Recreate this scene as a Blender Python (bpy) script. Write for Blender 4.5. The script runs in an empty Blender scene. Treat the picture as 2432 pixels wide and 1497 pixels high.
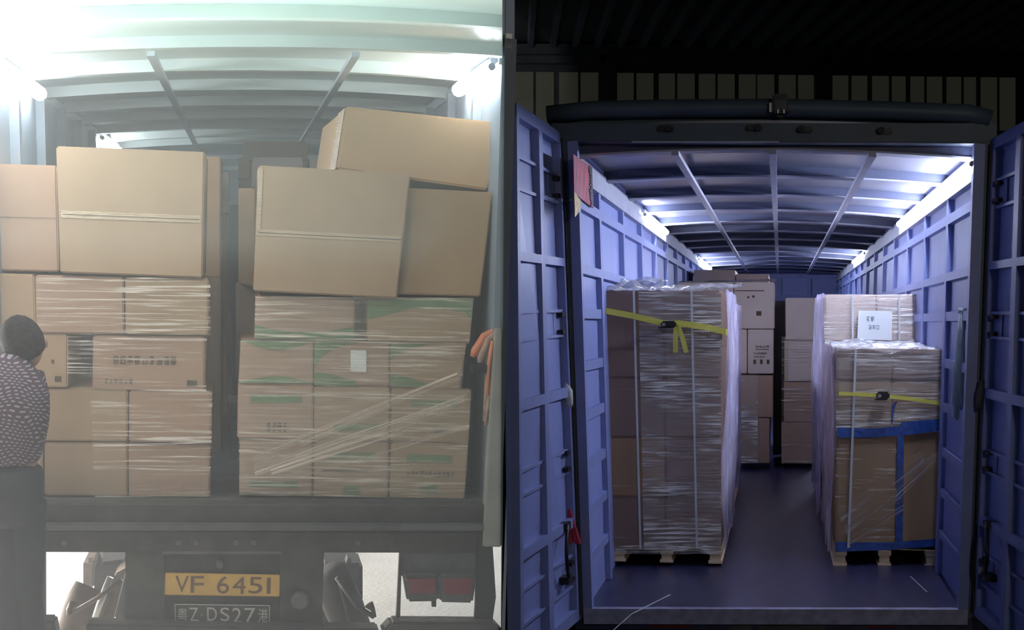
import bpy, bmesh, math, random
from mathutils import Vector, Matrix, noise
random.seed(7)
C = bpy.context.scene.collection
sc = bpy.context.scene

# ------------------------------------------------------------------ camera
F, PCX, PCY = 3000.0, 1216.0, 1150.0          # focal length and optical centre in frame pixels (2432 x 1497)
H1 = Vector((-0.014522, -0.992256, -0.123357)); H2 = Vector((0.029654, -0.981682, -0.188206))
UP = (H1 + H2).normalized()                    # world up seen in camera axes (right, down, forward)
FW = Vector((0, 0, 1)); FW = (FW - UP * FW.dot(UP)).normalized()
RT = FW.cross(UP); RT = RT if RT.x > 0 else -RT
CAM = Vector((0, 0, 2.1))                      # camera 2.1 m above the left bay's ground
def c2w(v):                                    # camera axes vector -> world vector
    return Vector((v.dot(RT), v.dot(FW), v.dot(UP)))
ex, ey, ez = c2w(Vector((1, 0, 0))), c2w(Vector((0, 1, 0))), c2w(Vector((0, 0, 1)))
cam_d = bpy.data.cameras.new('camera'); cam = bpy.data.objects.new('camera', cam_d); C.objects.link(cam)
m = Matrix((ex, -ey, -ez)).transposed().to_4x4(); m.translation = CAM
cam.matrix_world = m
cam_d.sensor_width = 36; cam_d.lens = F / 2432 * 36
cam_d.shift_y = (PCY - 748.5) / 2432; cam_d.clip_start = .05; cam_d.clip_end = 200
sc.camera = cam
# ------------------------------------------------------------------ look
sc.view_settings.view_transform = 'Standard'; sc.view_settings.look = 'None'
sc.view_settings.exposure = 0.0; sc.view_settings.gamma = 1
sc.cycles.use_denoising = True
sc.cycles.use_adaptive_sampling = True; sc.cycles.adaptive_threshold = .03; sc.cycles.max_bounces = 5; sc.cycles.transparent_max_bounces = 12; sc.cycles.volume_bounces = 1
sc.cycles.diffuse_bounces = 3; sc.cycles.glossy_bounces = 3
sc.cycles.sample_clamp_indirect = 6
w = bpy.data.worlds.new('world'); sc.world = w; w.use_nodes = True
w.node_tree.nodes['Background'].inputs[0].default_value = (.80, .88, 1, 1)
w.node_tree.nodes['Background'].inputs[1].default_value = .07
TUBE_R, TUBE_L = 120.0, 42.0                    # light of the truck's tubes
VEIL_DENSITY = .025  # density of the added volume that imitates lens flare
def area(name, loc, target, size, power, color=(1, 1, 1), sy=None):
    l = bpy.data.lights.new(name, 'AREA'); l.energy = power; l.color = color; l.size = size
    if sy: l.shape = 'RECTANGLE'; l.size_y = sy
    o = bpy.data.objects.new(name, l); C.objects.link(o); o.location = loc
    o.rotation_euler = (Vector(target) - Vector(loc)).to_track_quat('-Z', 'Y').to_euler()
    return o
area('left_front_fill', (-1.9, 1.6, 3.6), (-1.5, 6.0, 1.6), 1.6, 36, (1.0, .88, .74), .5)  # added fill above the left bay, front light on its cartons
area('ceiling_fill', (-1.5, 4.6, 2.2), (-1.5, 4.4, 3.6), 2.4, 40, (.80, 1.0, .93), 1.0)  # added fill aimed up to brighten the left ceiling
area('ground_fill_side', (-6.5, 8.3, .75), (-1.2, 8.3, .0), 5.0, 1500, (1, .98, .94), .8)  # added fill in place of daylight on the ground under the truck
area('ground_fill_far', (-2.6, 15.5, .9), (-2.2, 8.6, .0), 3.4, 600, (1, .98, .94), .6)  # second added fill for the bright ground, from beyond the truck
area('dock_lamp', (1.9, .6, 3.4), (1.9, 8.5, 1.0), .25, 29, (1.0, .92, .80))

# ------------------------------------------------------------------ frames of the two trucks
def frame(cx, cy, cz, o):
    mm = Matrix((c2w(Vector(cx)), c2w(Vector(cy)), c2w(Vector(cz)))).transposed().to_4x4()
    mm.translation = CAM + c2w(Vector(o)); return mm
TR = frame((0.978525, 0.011266, -0.205819), (0.205615, -0.123697, 0.970784), tuple(H1), (1.62208, 0.79812, 8.02731))
TL = frame((0.978263, -0.010158, 0.207121), (-0.205239, -0.190257, 0.960041), tuple(H2), (-1.24729, 0.18127, 6.18705))
W0 = Matrix.Identity(4)
def ray(T, u, v):
    Ti = T.inverted(); o = Ti @ CAM
    d = Ti.to_3x3() @ c2w(Vector(((u - PCX) / F, (v - PCY) / F, 1))); return o, d
def at(T, u, v, y):                            # point of a surveyed pixel on the plane local y = depth
    o, d = ray(T, u, v); return o + d * ((y - o.y) / d.y)
def atx(T, u, v, x):
    o, d = ray(T, u, v); return o + d * ((x - o.x) / d.x)
def atz(T, u, v, z):
    o, d = ray(T, u, v); return o + d * ((z - o.z) / d.z)

# ------------------------------------------------------------------ materials
def newmat(name):
    mt = bpy.data.materials.new(name); mt.use_nodes = True; nt = mt.node_tree
    return mt, nt, nt.nodes, nt.links
def mat(name, col, rough=.6, metal=0, var=.08, scale=6, bump=0, bscale=40, spec=.4, stretch=(1, 1, 1), emit=0):
    mt, nt, n, l = newmat(name); b = n['Principled BSDF']
    b.inputs['Roughness'].default_value = rough; b.inputs['Metallic'].default_value = metal
    b.inputs['Specular IOR Level'].default_value = spec
    tc = n.new('ShaderNodeTexCoord'); mp = n.new('ShaderNodeMapping'); mp.inputs['Scale'].default_value = stretch
    l.new(tc.outputs['Object'], mp.inputs[0])
    nz = n.new('ShaderNodeTexNoise'); nz.inputs['Scale'].default_value = scale; nz.inputs['Detail'].default_value = 3
    l.new(mp.outputs[0], nz.inputs[0])
    mx = n.new('ShaderNodeMix'); mx.data_type = 'RGBA'; mr = n.new('ShaderNodeMapRange'); mr.inputs[1].default_value = .33; mr.inputs[2].default_value = .67
    l.new(nz.outputs[0], mr.inputs[0]); l.new(mr.outputs[0], mx.inputs[0])
    mx.inputs[6].default_value = tuple(c * (1 - var) for c in col) + (1,)
    mx.inputs[7].default_value = tuple(min(1, c * (1 + var)) for c in col) + (1,)
    l.new(mx.outputs[2], b.inputs['Base Color'])
    if bump:
        n2 = n.new('ShaderNodeTexNoise'); n2.inputs['Scale'].default_value = bscale; l.new(mp.outputs[0], n2.inputs[0])
        bp = n.new('ShaderNodeBump'); bp.inputs['Strength'].default_value = bump; bp.inputs['Distance'].default_value = .01
        l.new(n2.outputs[0], bp.inputs['Height']); l.new(bp.outputs[0], b.inputs['Normal'])
    if emit:
        b.inputs['Emission Color'].default_value = tuple(col) + (1,); b.inputs['Emission Strength'].default_value = emit
    return mt
def emitter(name, col, s):
    mt, nt, n, l = newmat(name); n.remove(n['Principled BSDF']); e = n.new('ShaderNodeEmission')
    e.inputs[0].default_value = col + (1,); e.inputs[1].default_value = s
    l.new(e.outputs[0], n['Material Output'].inputs[0]); return mt
def film(name, sx, sy, base=.10, gain=.85, lo=.56, hi=.70, col=(.92, .9, .86), rough=.22, sx2=1.2, sy2=9, bump=.5):
    """clear plastic film: creases (long thin bands in UV metres) scatter and carry painted highlights, the rest is see-through"""
    mt, nt, n, l = newmat(name); b = n['Principled BSDF']
    b.inputs['Base Color'].default_value = col + (1,); b.inputs['Roughness'].default_value = rough
    b.inputs['Specular IOR Level'].default_value = .9
    uv = n.new('ShaderNodeUVMap'); mp = n.new('ShaderNodeMapping'); mp.inputs['Scale'].default_value = (sx, sy, 1)
    l.new(uv.outputs[0], mp.inputs[0])
    nz = n.new('ShaderNodeTexNoise'); nz.inputs['Scale'].default_value = 1; nz.inputs['Detail'].default_value = 3
    nz.inputs['Distortion'].default_value = .25; l.new(mp.outputs[0], nz.inputs[0])
    mp2 = n.new('ShaderNodeMapping'); mp2.inputs['Scale'].default_value = (sx2, sy2, 1); l.new(uv.outputs[0], mp2.inputs[0])
    n2 = n.new('ShaderNodeTexNoise'); n2.inputs['Scale'].default_value = 1; n2.inputs['Detail'].default_value = 2; l.new(mp2.outputs[0], n2.inputs[0])
    r = n.new('ShaderNodeMapRange'); r.inputs[1].default_value = lo; r.inputs[2].default_value = hi; l.new(nz.outputs[0], r.inputs[0])
    r2 = n.new('ShaderNodeMapRange'); r2.inputs[1].default_value = .40; r2.inputs[2].default_value = .62; l.new(n2.outputs[0], r2.inputs[0])
    mu = n.new('ShaderNodeMath'); mu.operation = 'MULTIPLY'; l.new(r.outputs[0], mu.inputs[0]); l.new(r2.outputs[0], mu.inputs[1])
    ma = n.new('ShaderNodeMath'); ma.operation = 'MULTIPLY_ADD'; l.new(mu.outputs[0], ma.inputs[0]); ma.inputs[1].default_value = gain; ma.inputs[2].default_value = base
    bp = n.new('ShaderNodeBump'); bp.inputs['Strength'].default_value = bump; bp.inputs['Distance'].default_value = .02; l.new(nz.outputs[0], bp.inputs['Height']); l.new(bp.outputs[0], b.inputs['Normal'])
    tr = n.new('ShaderNodeBsdfTransparent'); ms = n.new('ShaderNodeMixShader')
    l.new(ma.outputs[0], ms.inputs[0]); l.new(tr.outputs[0], ms.inputs[1]); l.new(b.outputs[0], ms.inputs[2])
    l.new(ms.outputs[0], n['Material Output'].inputs[0]); return mt
CB = [mat('cardboard_tan', (.40, .275, .18), .85, var=.06, scale=2.5, bump=.015, bscale=25, spec=.2),
      mat('cardboard_brown', (.36, .225, .13), .85, var=.07, scale=3, bump=.015, bscale=25, spec=.2),
      mat('cardboard_pinkish', (.40, .26, .185), .85, var=.06, scale=2, bump=.015, bscale=25, spec=.2),
      mat('cardboard_ochre', (.39, .26, .15), .85, var=.06, scale=2, bump=.015, bscale=25, spec=.2),
      mat('cardboard_pale', (.62, .50, .42), .8, var=.05, scale=2, bump=.05, bscale=25, spec=.25),
      mat('cardboard_dark', (.27, .18, .138), .85, var=.06, scale=2, bump=.015, bscale=25, spec=.2)]
M_green = mat('green_print', (.10, .21, .085), .8, var=.12, scale=8)
M_ink = mat('dark_ink', (.10, .07, .05), .8)
M_tape = mat('clear_brown_tape', (.50, .36, .24), .25, spec=.8, bump=.4, bscale=30, stretch=(1, 1, 6))
M_white = mat('white_paper', (.86, .9, .88), .7, var=.02)
M_grey_ink = mat('grey_green_ink', (.18, .27, .27), .7)
M_blue = mat('blue_grey_paint', (.25, .30, .59), .42, var=.05, scale=3, bump=.05, bscale=8, spec=.5)
M_blue2 = mat('blue_grey_paint_stiffener', (.225, .27, .52), .45, var=.06, scale=5, spec=.5)
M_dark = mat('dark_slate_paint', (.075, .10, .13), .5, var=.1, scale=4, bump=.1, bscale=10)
M_roof = mat('brushed_roof_panel', (.24, .25, .31), .33, metal=.35, var=.05, scale=3, spec=.6, bump=.1, bscale=3)
M_rib = mat('shaded_roof_rib', (.06, .07, .12), .5, spec=.5)  # dark tone paints in the unlit faces of the ribs
M_strip = mat('roof_strip_paint', (.40, .42, .50), .5)
M_deck = mat('dark_scuffed_deck', (.036, .036, .082), .30, var=.30, scale=3, bump=.15, bscale=30, spec=.7, stretch=(3, .6, 1))
M_sill = mat('worn_sill_steel', (.36, .36, .50), .4, metal=.2, var=.2, scale=14)
M_haze_paint = mat('light_grey_paint', (.42, .48, .50), .5, var=.05, scale=3)
M_lroof = mat('pale_green_grey_roof', (.58, .66, .63), .38, metal=.15, var=.05, scale=2, spec=.5)
M_lwall = mat('grey_blue_wall_paint', (.20, .24, .28), .5, var=.08, scale=3)
M_postgrey = mat('weathered_grey_paint', (.30, .30, .27), .6)
M_chassis = mat('grimy_chassis_steel', (.045, .04, .036), .7, var=.3, scale=7, bump=.3, bscale=30)
M_chassis2 = mat('grimy_grey_steel', (.085, .085, .085), .6, var=.25, scale=6, bump=.2, bscale=30)
M_rubber = mat('black_rubber', (.03, .03, .032), .7, bump=.3, bscale=60)
M_brownsteel = mat('rusty_axle_steel', (.13, .09, .065), .6, var=.3, scale=8)
M_yellowplate = mat('yellow_plate', (.58, .33, .07), .45, var=.08, scale=10)
M_platetext = mat('plate_lettering_dark', (.13, .07, .035), .6)
M_plateblack = mat('black_plate', (.05, .04, .035), .5)
M_platewhite = mat('plate_lettering_pale', (.45, .42, .38), .6)
M_red = mat('red_lens', (.17, .025, .035), .3, spec=.7)
M_chrome = mat('scratched_steel', (.45, .45, .43), .3, metal=.9)
M_wood = mat('pale_pallet_wood', (.80, .64, .42), .75, var=.15, scale=5, bump=.2, bscale=12, stretch=(1, .3, 12))
M_yellow = mat('yellow_webbing', (.62, .58, .10), .7, bump=.4, bscale=200)
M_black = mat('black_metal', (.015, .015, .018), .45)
M_bluetape = mat('blue_tape', (.025, .085, .33), .4, var=.3, scale=18, bump=.4, bscale=40, spec=.7)
M_band = mat('pale_strapping', (.62, .66, .66), .4)
M_mint = mat('pale_green_webbing', (.74, .86, .82), .8, var=.15, scale=20, bump=.6, bscale=90, stretch=(3, 3, .4))
M_redcloth = mat('red_cloth', (.50, .045, .085), .7, var=.3, scale=12, bump=.5, bscale=30, stretch=(2, 2, .5))
M_redposter = mat('red_poster', (.34, .018, .04), .5, var=.75, scale=14, bump=.2, stretch=(2, 2, .7))
M_gold = mat('gold_paper', (.62, .47, .16), .5, var=.3, scale=30)
M_orange = mat('orange_webbing', (.62, .20, .10), .7)
M_straptan = mat('tan_webbing', (.36, .24, .18), .8, var=.2, scale=20)
M_shed = mat('shed_sheet_dark', (.03, .037, .045), .6, var=.2, scale=2)
M_shedpanel = mat('shed_translucent_sheet', (.11, .11, .085), .6, var=.1, scale=2, emit=.10)
M_concrete = mat('pale_concrete', (.80, .77, .71), .85, var=.05, scale=3, bump=.2, bscale=30)
M_asphalt = mat('dark_concrete', (.06, .06, .07), .8, var=.2, scale=4, bump=.2)
M_skin = mat('skin', (.50, .29, .20), .55, var=.05)
M_hair = mat('black_hair', (.02, .018, .018), .9, spec=.08, var=.3, scale=60, bump=.8, bscale=120)
M_trouser = mat('dark_trousers', (.035, .04, .045), .85, bump=.4, bscale=18)
M_shoe = mat('black_shoe', (.02, .02, .02), .5)
M_tubeR = emitter('cool_tube_light', (.70, .76, 1.0), TUBE_R)
M_tubeL = emitter('white_tube_light', (.88, .95, 1.0), TUBE_L)
F_left = film('stretch_film_left', 2.2, 75, .05, .85, .51, .63, (.85, .75, .66))
F_mid = film('stretch_film_streaky', 3.0, 80, .17, .80, .47, .66, (.78, .68, .58), sy2=14)
F_diag = film('stretch_film_twisted', .9, 210, .07, .95, .46, .60, (.95, .76, .62), sx2=.6, sy2=14, bump=1)
F_right = film('stretch_film_bright', 3.4, 55, .19, .80, .46, .59, (.93, .91, .84), .12, 1.6, 3.2, bump=1.0)  # raised opacity and pale bands also imitate glare on the wrap
F_loose = film('loose_film', 14, 2.0, .45, .5, .40, .70, (.72, .68, .92), .2, 8, 3, bump=1.0)
F_top = film('crumpled_film', 14, 14, .35, .6, .42, .62, (.9, .92, .97), .2, 9, 9, bump=1.0)
def shirt_mat():
    mt, nt, n, l = newmat('dark_plum_cloth_white_dashes'); b = n['Principled BSDF']; b.inputs['Roughness'].default_value = .85
    tc = n.new('ShaderNodeTexCoord'); mp = n.new('ShaderNodeMapping'); mp.inputs['Rotation'].default_value = (math.radians(90), 0, math.radians(0))
    l.new(tc.outputs['Object'], mp.inputs[0])
    nz = n.new('ShaderNodeTexNoise'); nz.inputs['Scale'].default_value = 4; l.new(tc.outputs['Object'], nz.inputs[0])
    ad = n.new('ShaderNodeMix'); ad.data_type = 'VECTOR'; ad.inputs[0].default_value = .12; l.new(mp.outputs[0], ad.inputs[4]); l.new(nz.outputs['Color'], ad.inputs[5])
    br = n.new('ShaderNodeTexBrick'); l.new(ad.outputs[1], br.inputs[0]); br.inputs['Scale'].default_value = 1
    br.inputs['Color1'].default_value = (.36, .31, .34, 1); br.inputs['Color2'].default_value = (.28, .24, .27, 1); br.inputs['Mortar'].default_value = (.07, .035, .055, 1)
    br.inputs['Brick Width'].default_value = .0185; br.inputs['Row Height'].default_value = .0135; br.inputs['Mortar Size'].default_value = .0048; br.inputs['Mortar Smooth'].default_value = .2
    l.new(br.outputs[0], b.inputs['Base Color']); return mt
M_shirt = shirt_mat()

# ------------------------------------------------------------------ mesh builders
BASE = {}
class MB:
    def __init__(s): s.v = []; s.f = []; s.uv = []
    def add(s, vs, fs):
        k = len(s.v); s.v += [Vector(p) for p in vs]; s.f += [tuple(i + k for i in f) for f in fs]; return s
    def hexa(s, p):     # 0-3 front (bl, br, tr, tl), 4-7 back
        return s.add(p, [(0, 1, 2, 3), (5, 4, 7, 6), (4, 0, 3, 7), (1, 5, 6, 2), (3, 2, 6, 7), (4, 5, 1, 0)])
    def box(s, a, b):
        x0, y0, z0 = a; x1, y1, z1 = b
        return s.hexa([(x0, y0, z0), (x1, y0, z0), (x1, y0, z1), (x0, y0, z1), (x0, y1, z0), (x1, y1, z0), (x1, y1, z1), (x0, y1, z1)])
    def quadbox(s, q, d):                      # q = tl, tr, br, bl front corners, d = offset to the back face
        f = [Vector(q[3]), Vector(q[2]), Vector(q[1]), Vector(q[0])]; d = Vector(d)
        return s.hexa(f + [p + d for p in f])
    def tube(s, pts, r, n=8, cap=True):
        pts = [Vector(p) for p in pts]; rs = r if isinstance(r, (list, tuple)) else [r] * len(pts); vs = []; fs = []
        prev = None
        for i, p in enumerate(pts):
            t = (pts[min(i + 1, len(pts) - 1)] - pts[max(i - 1, 0)]).normalized()
            a = prev - t * prev.dot(t) if prev is not None else t.orthogonal()
            a.normalize(); prev = a; b = t.cross(a)
            for k in range(n):
                g = 2 * math.pi * k / n; vs.append(p + (a * math.cos(g) + b * math.sin(g)) * rs[i])
        for i in range(len(pts) - 1):
            for k in range(n): fs.append((i * n + k, i * n + (k + 1) % n, (i + 1) * n + (k + 1) % n, (i + 1) * n + k))
        if cap: fs.append(tuple(range(n - 1, -1, -1))); fs.append(tuple((len(pts) - 1) * n + k for k in range(n)))
        return s.add(vs, fs)
    def ribbon(s, pts, side, wd, th=.002):     # flat strap along pts; side = width direction
        side = Vector(side).normalized()
        for i in range(len(pts) - 1):
            a, b = Vector(pts[i]), Vector(pts[i + 1]); t = (b - a).normalized(); nn = t.cross(side).normalized() * th; h = side * wd / 2
            s.hexa([a - h - nn, a + h - nn, a + h + nn, a - h + nn, b - h - nn, b + h - nn, b + h + nn, b - h + nn])
        return s
    def build(s, name, material, T=W0, parent=None, bevel=0, smooth=False, base=None):
        if parent is not None: b = BASE[parent.name]
        elif base is not None: b = Vector(base)
        else:
            lo = [min(p[i] for p in s.v) for i in range(3)]; hi = [max(p[i] for p in s.v) for i in range(3)]
            b = Vector(((lo[0] + hi[0]) / 2, (lo[1] + hi[1]) / 2, lo[2]))
        me = bpy.data.meshes.new(name); me.from_pydata([p - b for p in s.v], [], s.f); me.update()
        bm = bmesh.new(); bm.from_mesh(me); bmesh.ops.recalc_face_normals(bm, faces=bm.faces)
        if bevel: bmesh.ops.bevel(bm, geom=bm.edges[:], offset=bevel, segments=2, affect='EDGES', clamp_overlap=True)
        bm.to_mesh(me); bm.free()
        if smooth:
            for p in me.polygons: p.use_smooth = True
        me.materials.append(material)
        o = bpy.data.objects.new(name, me); C.objects.link(o); BASE[o.name] = b
        if parent is not None: o.parent = parent
        else: o.matrix_world = T @ Matrix.Translation(b)
        return o
def tag(o, label=None, cat=None, group=None, kind=None):
    if label: o['label'] = label
    if cat: o['category'] = cat
    if group: o['group'] = group
    if kind: o['kind'] = kind
    return o
def thing(name, label, cat, T, base, group=None):
    o = bpy.data.objects.new(name, None); C.objects.link(o); o.empty_display_size = .1
    BASE[o.name] = Vector(base); o.matrix_world = T @ Matrix.Translation(Vector(base)); return tag(o, label, cat, group)
def struct(name, mb, material, T=W0, **k):
    return tag(mb.build(name, material, T, **k), kind='structure')
def grid(T, name, q, nx, ny, amp, material, parent=None, seed=0, fs=(3, 12), uvsz=None, fold=None, label=None, cat=None, kind=None, group=None, puff=0):
    """a sheet of film over the quad q (tl,tr,br,bl), pushed about by noise; UV in metres"""
    tl, tr, br, bl = [Vector(p) for p in q]
    W_ = ((tr - tl).length + (br - bl).length) / 2; H_ = ((tl - bl).length + (tr - br).length) / 2
    nrm = (tr - tl).cross(bl - tl).normalized()
    vs, fsq, uvs = [], [], []
    for j in range(ny + 1):
        for i in range(nx + 1):
            a, b = i / nx, j / ny; p = (tl.lerp(tr, a)).lerp(bl.lerp(br, a), b)
            d = noise.noise(Vector((a * W_ * fs[0] + seed * 7.1, b * H_ * fs[1], seed))) * amp
            if puff: d -= puff * math.sin(math.pi * a) * (.4 + .6 * abs(noise.noise(Vector((b * 3, seed, 1)))))
            if fold and (i in (0, nx)) : p = p + (tr - tl).normalized() * noise.noise(Vector((b * H_ * 2.5, seed, i))) * fold
            vs.append(p - nrm * d); uvs.append((a * W_ + seed * 3.3, (1 - b) * H_ + seed * 1.7))
    for j in range(ny):
        for i in range(nx): k = j * (nx + 1) + i; fsq.append((k, k + 1, k + nx + 2, k + nx + 1))
    b0 = BASE[parent.name] if parent is not None else Vector((vs[0] + vs[-1]) / 2)
    me = bpy.data.meshes.new(name); me.from_pydata([p - b0 for p in vs], [], fsq); me.update()
    ul = me.uv_layers.new(name='UVMap')
    for lp in me.loops: ul.data[lp.index].uv = uvs[lp.vertex_index]
    for p in me.polygons: p.use_smooth = True
    me.materials.append(material); o = bpy.data.objects.new(name, me); C.objects.link(o); BASE[o.name] = b0
    if parent is not None: o.parent = parent
    else: o.matrix_world = T @ Matrix.Translation(b0)
    return tag(o, label, cat, group, kind)
def quad(T, px, y, yb=None):                   # px = (x0,y0,x1,y1) or four (x,y): tl,tr,br,bl
    if len(px) == 4 and not hasattr(px[0], '__len__'): px = [(px[0], px[1]), (px[2], px[1]), (px[2], px[3]), (px[0], px[3])]
    return [at(T, a, b, y if (yb is None or i < 2) else yb) for i, (a, b) in enumerate(px)]
def bil(q, u, v):                              # u right 0..1, v down 0..1 on quad tl,tr,br,bl
    return Vector(q[0]).lerp(Vector(q[1]), u).lerp(Vector(q[3]).lerp(Vector(q[2]), u), v)
def sub(q, u0, v0, u1, v1, off=(0, -.003, 0)):
    o = Vector(off); return [bil(q, u0, v0) + o, bil(q, u1, v0) + o, bil(q, u1, v1) + o, bil(q, u0, v1) + o]
def patch(name, q, material, parent, th=.0015):
    return MB().quadbox(q, (0, th, 0)).build(name, material, parent=parent)
def poly(name, q, pts, material, parent, off=-.0035):
    vs = [bil(q, a, b) + Vector((0, off, 0)) for a, b in pts]; n = len(vs)
    return MB().add(vs + [p + Vector((0, .0015, 0)) for p in vs], [tuple(range(n)), tuple(range(2 * n - 1, n - 1, -1))] + [(i, (i + 1) % n, n + (i + 1) % n, n + i) for i in range(n)]).build(name, material, parent=parent)
_tc = {}
def textmesh(s):
    if s in _tc: return _tc[s]
    cu = bpy.data.curves.new('text', 'FONT'); cu.body = s; cu.size = 1; ob = bpy.data.objects.new('text', cu); C.objects.link(ob)
    bpy.context.view_layer.update(); dg = bpy.context.evaluated_depsgraph_get()
    me = bpy.data.meshes.new_from_object(ob.evaluated_get(dg)); bpy.data.objects.remove(ob)
    vs = [v.co.copy() for v in me.vertices]; fs = [tuple(p.vertices) for p in me.polygons]
    bpy.data.meshes.remove(me); _tc[s] = (vs, fs); return vs, fs
def lettering(s, q, rect, material, parent, name='lettering', off=-.005, mirror=False):
    vs, fs = textmesh(s)
    x0 = min(v.x for v in vs); x1 = max(v.x for v in vs); y0 = min(v.y for v in vs); y1 = max(v.y for v in vs)
    out = [bil(q, rect[0] + (rect[2] - rect[0]) * (v.x - x0) / (x1 - x0), rect[3] - (rect[3] - rect[1]) * (v.y - y0) / (y1 - y0)) + Vector((0, off, 0)) for v in vs]
    return MB().add(out, fs).build(name, material, parent=parent)
def carton(T, px, y, d, label, m=0, group=None, marks=(), y2=None, bev=.007, side=(0, 0)):
    q = quad(T, px, y, y2); dd = Vector((side[0], d, side[1]))
    base = (q[2] + q[3]) / 2 + Vector((0, d / 2, 0))
    if not marks:
        return tag(MB().quadbox(q, dd).build('cardboard_carton', CB[m], T, bevel=bev, base=base), label, 'box', group)
    t = thing('cardboard_carton', label, 'box', T, base, group)
    MB().quadbox(q, dd).build('carton_body', CB[m], parent=t, bevel=bev)
    for k in marks:
        if k[0] == 'tape': patch('tape_strip', sub(q, *k[1:5]), M_tape, t)
        elif k[0] == 'band': patch('printed_band', sub(q, *k[1:5]), M_green, t)
        elif k[0] == 'ink': patch('printed_mark', sub(q, *k[1:5]), M_ink, t)
        elif k[0] == 'paper': patch('paper_label', sub(q, *k[1:5], off=(0, -.006, 0)), M_white, t)
        elif k[0] == 'poly': poly('printed_arc', q, k[1], M_green, t)
        elif k[0] == 'text': lettering(k[1], q, k[2], k[3] if len(k) > 3 else M_ink, t)
        elif k[0] == 'seam': patch('flap_seam', sub(q, *k[1:5], off=(0, -.004, 0)), M_ink, t)
    return t

# ------------------------------------------------------------------ the trucks' cargo bodies
class Hex:
    def __init__(s, T, near, ratio, vp, L, arch=0):
        far = [(vp[0] + (a - vp[0]) * ratio, vp[1] + (b - vp[1]) * ratio) for a, b in near]
        s.n = [at(T, a, b, 0) for a, b in near]; s.f = [at(T, a, b, L) for a, b in far]; s.L = L; s.arch = arch
    def __call__(s, u, y, w):
        v = y / s.L
        p = [s.n[i].lerp(s.f[i], v) for i in range(4)]      # tl tr br bl
        r = p[3].lerp(p[2], u).lerp(p[0].lerp(p[1], u), w)
        r.z += s.arch * w * (1 - (2 * u - 1) ** 2); return r
    def bar(s, mb, u0, u1, y0, y1, w0, w1, nu=1):
        for k in range(nu):
            a, b = u0 + (u1 - u0) * k / nu, u0 + (u1 - u0) * (k + 1) / nu
            mb.hexa([s(a, y0, w0), s(b, y0, w0), s(b, y0, w1), s(a, y0, w1), s(a, y1, w0), s(b, y1, w0), s(b, y1, w1), s(a, y1, w1)])
        return mb
NR = [(1355, 338), (2332, 345), (2292, 1448), (1392, 1446)]
NL = [(-30, 110), (1193, 113), (1160, 1199), (6, 1195)]
HR = Hex(TR, NR, .295, (1848, 772), 19.33, .05)
HL = Hex(TL, NL, .47, (583, 567), 7.0, .05)

# ------------------------------------------------------------------ setting
def floor_z(T, y): return 0
mb = MB().box((-9, -1.5, -.1), (-.06, 24, 0)); struct('floor', mb, M_concrete)
ld = ray(W0, 1196, 700)[1]; px_, py_ = ld.x / ld.y, 1.0       # partition runs along this direction
def part_x(y): return px_ * y
mb = MB()
xs = [2.2 + .3 * k for k in range(80)]
mb.hexa([(part_x(2.2) - .001, 2.2, -.9), (part_x(2.2) + .001, 2.2, -.9), (part_x(2.2) + .001, 2.2, 8.8), (part_x(2.2) - .001, 2.2, 8.8),
         (part_x(26) - .001, 26, -.9), (part_x(26) + .001, 26, -.9), (part_x(26) + .001, 26, 8.8), (part_x(26) - .001, 26, 8.8)])
struct('wall_centre', mb, M_dark)  # added partition, tall enough to keep light within each bay
GR = -.85
mb = MB().box((-.05, -1.5, GR - .1), (14, 36, GR)); struct('floor_right', mb, M_asphalt)
# shed behind and above the right truck
RW = 30.0
zt = at(W0, 1800, 112, RW).z; zb = at(W0, 1800, 360, RW).z
xl, xr = part_x(RW), 13.0
struct('wall_back', MB().box((xl, RW + .02, GR), (xr, RW + .3, zt)), M_shed)
struct('wall_right', MB().box((13, 2, GR), (13.2, RW + .3, zt + .2)), M_shed)
mb = MB().box((-.02, 3.2, zt), (13.2, RW + .3, zt + .1))
struct('ceiling', mb, M_shed)
for k in range(26):
    x = .3 + k * .5; struct('trim_%d' % (k + 1), MB().hexa([(x, max(3.3, x / px_ if False else 3.3), zt - .14), (x + .1, 3.3, zt - .14), (x + .14, 3.3, zt), (x - .04, 3.3, zt),
            (x, RW, zt - .14), (x + .1, RW, zt - .14), (x + .14, RW, zt), (x - .04, RW, zt)]), M_dark)
for k, (v0, v1) in enumerate([(104, 128), (128, 150)]):
    q = quad(W0, (1198, v0, 2600, v1), RW - .5 + .2 * k); struct('trim_%d' % (40 + k), MB().quadbox(q, (0, .2, 0)), M_shed)
PAN = [(1197, 1210), (1221, 1267), (1273, 1316), (1328, 1373), (1379, 1421), (1466, 1505), (1512, 1552), (1565, 1603), (1609, 1650), (1660, 1699), (1705, 1745), (1755, 1795),
       (1799, 1839), (1850, 1890), (1896, 1935), (1978, 2015), (2023, 2060), (2072, 2111), (2119, 2151), (2163, 2195), (2202, 2238), (2249, 2283), (2290, 2318), (2330, 2368), (2375, 2412)]
for k, (a, b) in enumerate(PAN):
    t_ = 170 + (a - 1197) * .012; b_ = 310
    struct('window_%d' % (k + 1), MB().quadbox(quad(W0, (a, t_, b, b_), RW - .03), (0, .03, 0)), M_shedpanel)
for k, a in enumerate([(1425, 1462), (1939, 1975)]):
    struct('trim_%d' % (50 + k), MB().quadbox(quad(W0, (a[0], 128, a[1], 320), RW - .3), (0, .25, 0)), M_shed)

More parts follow.
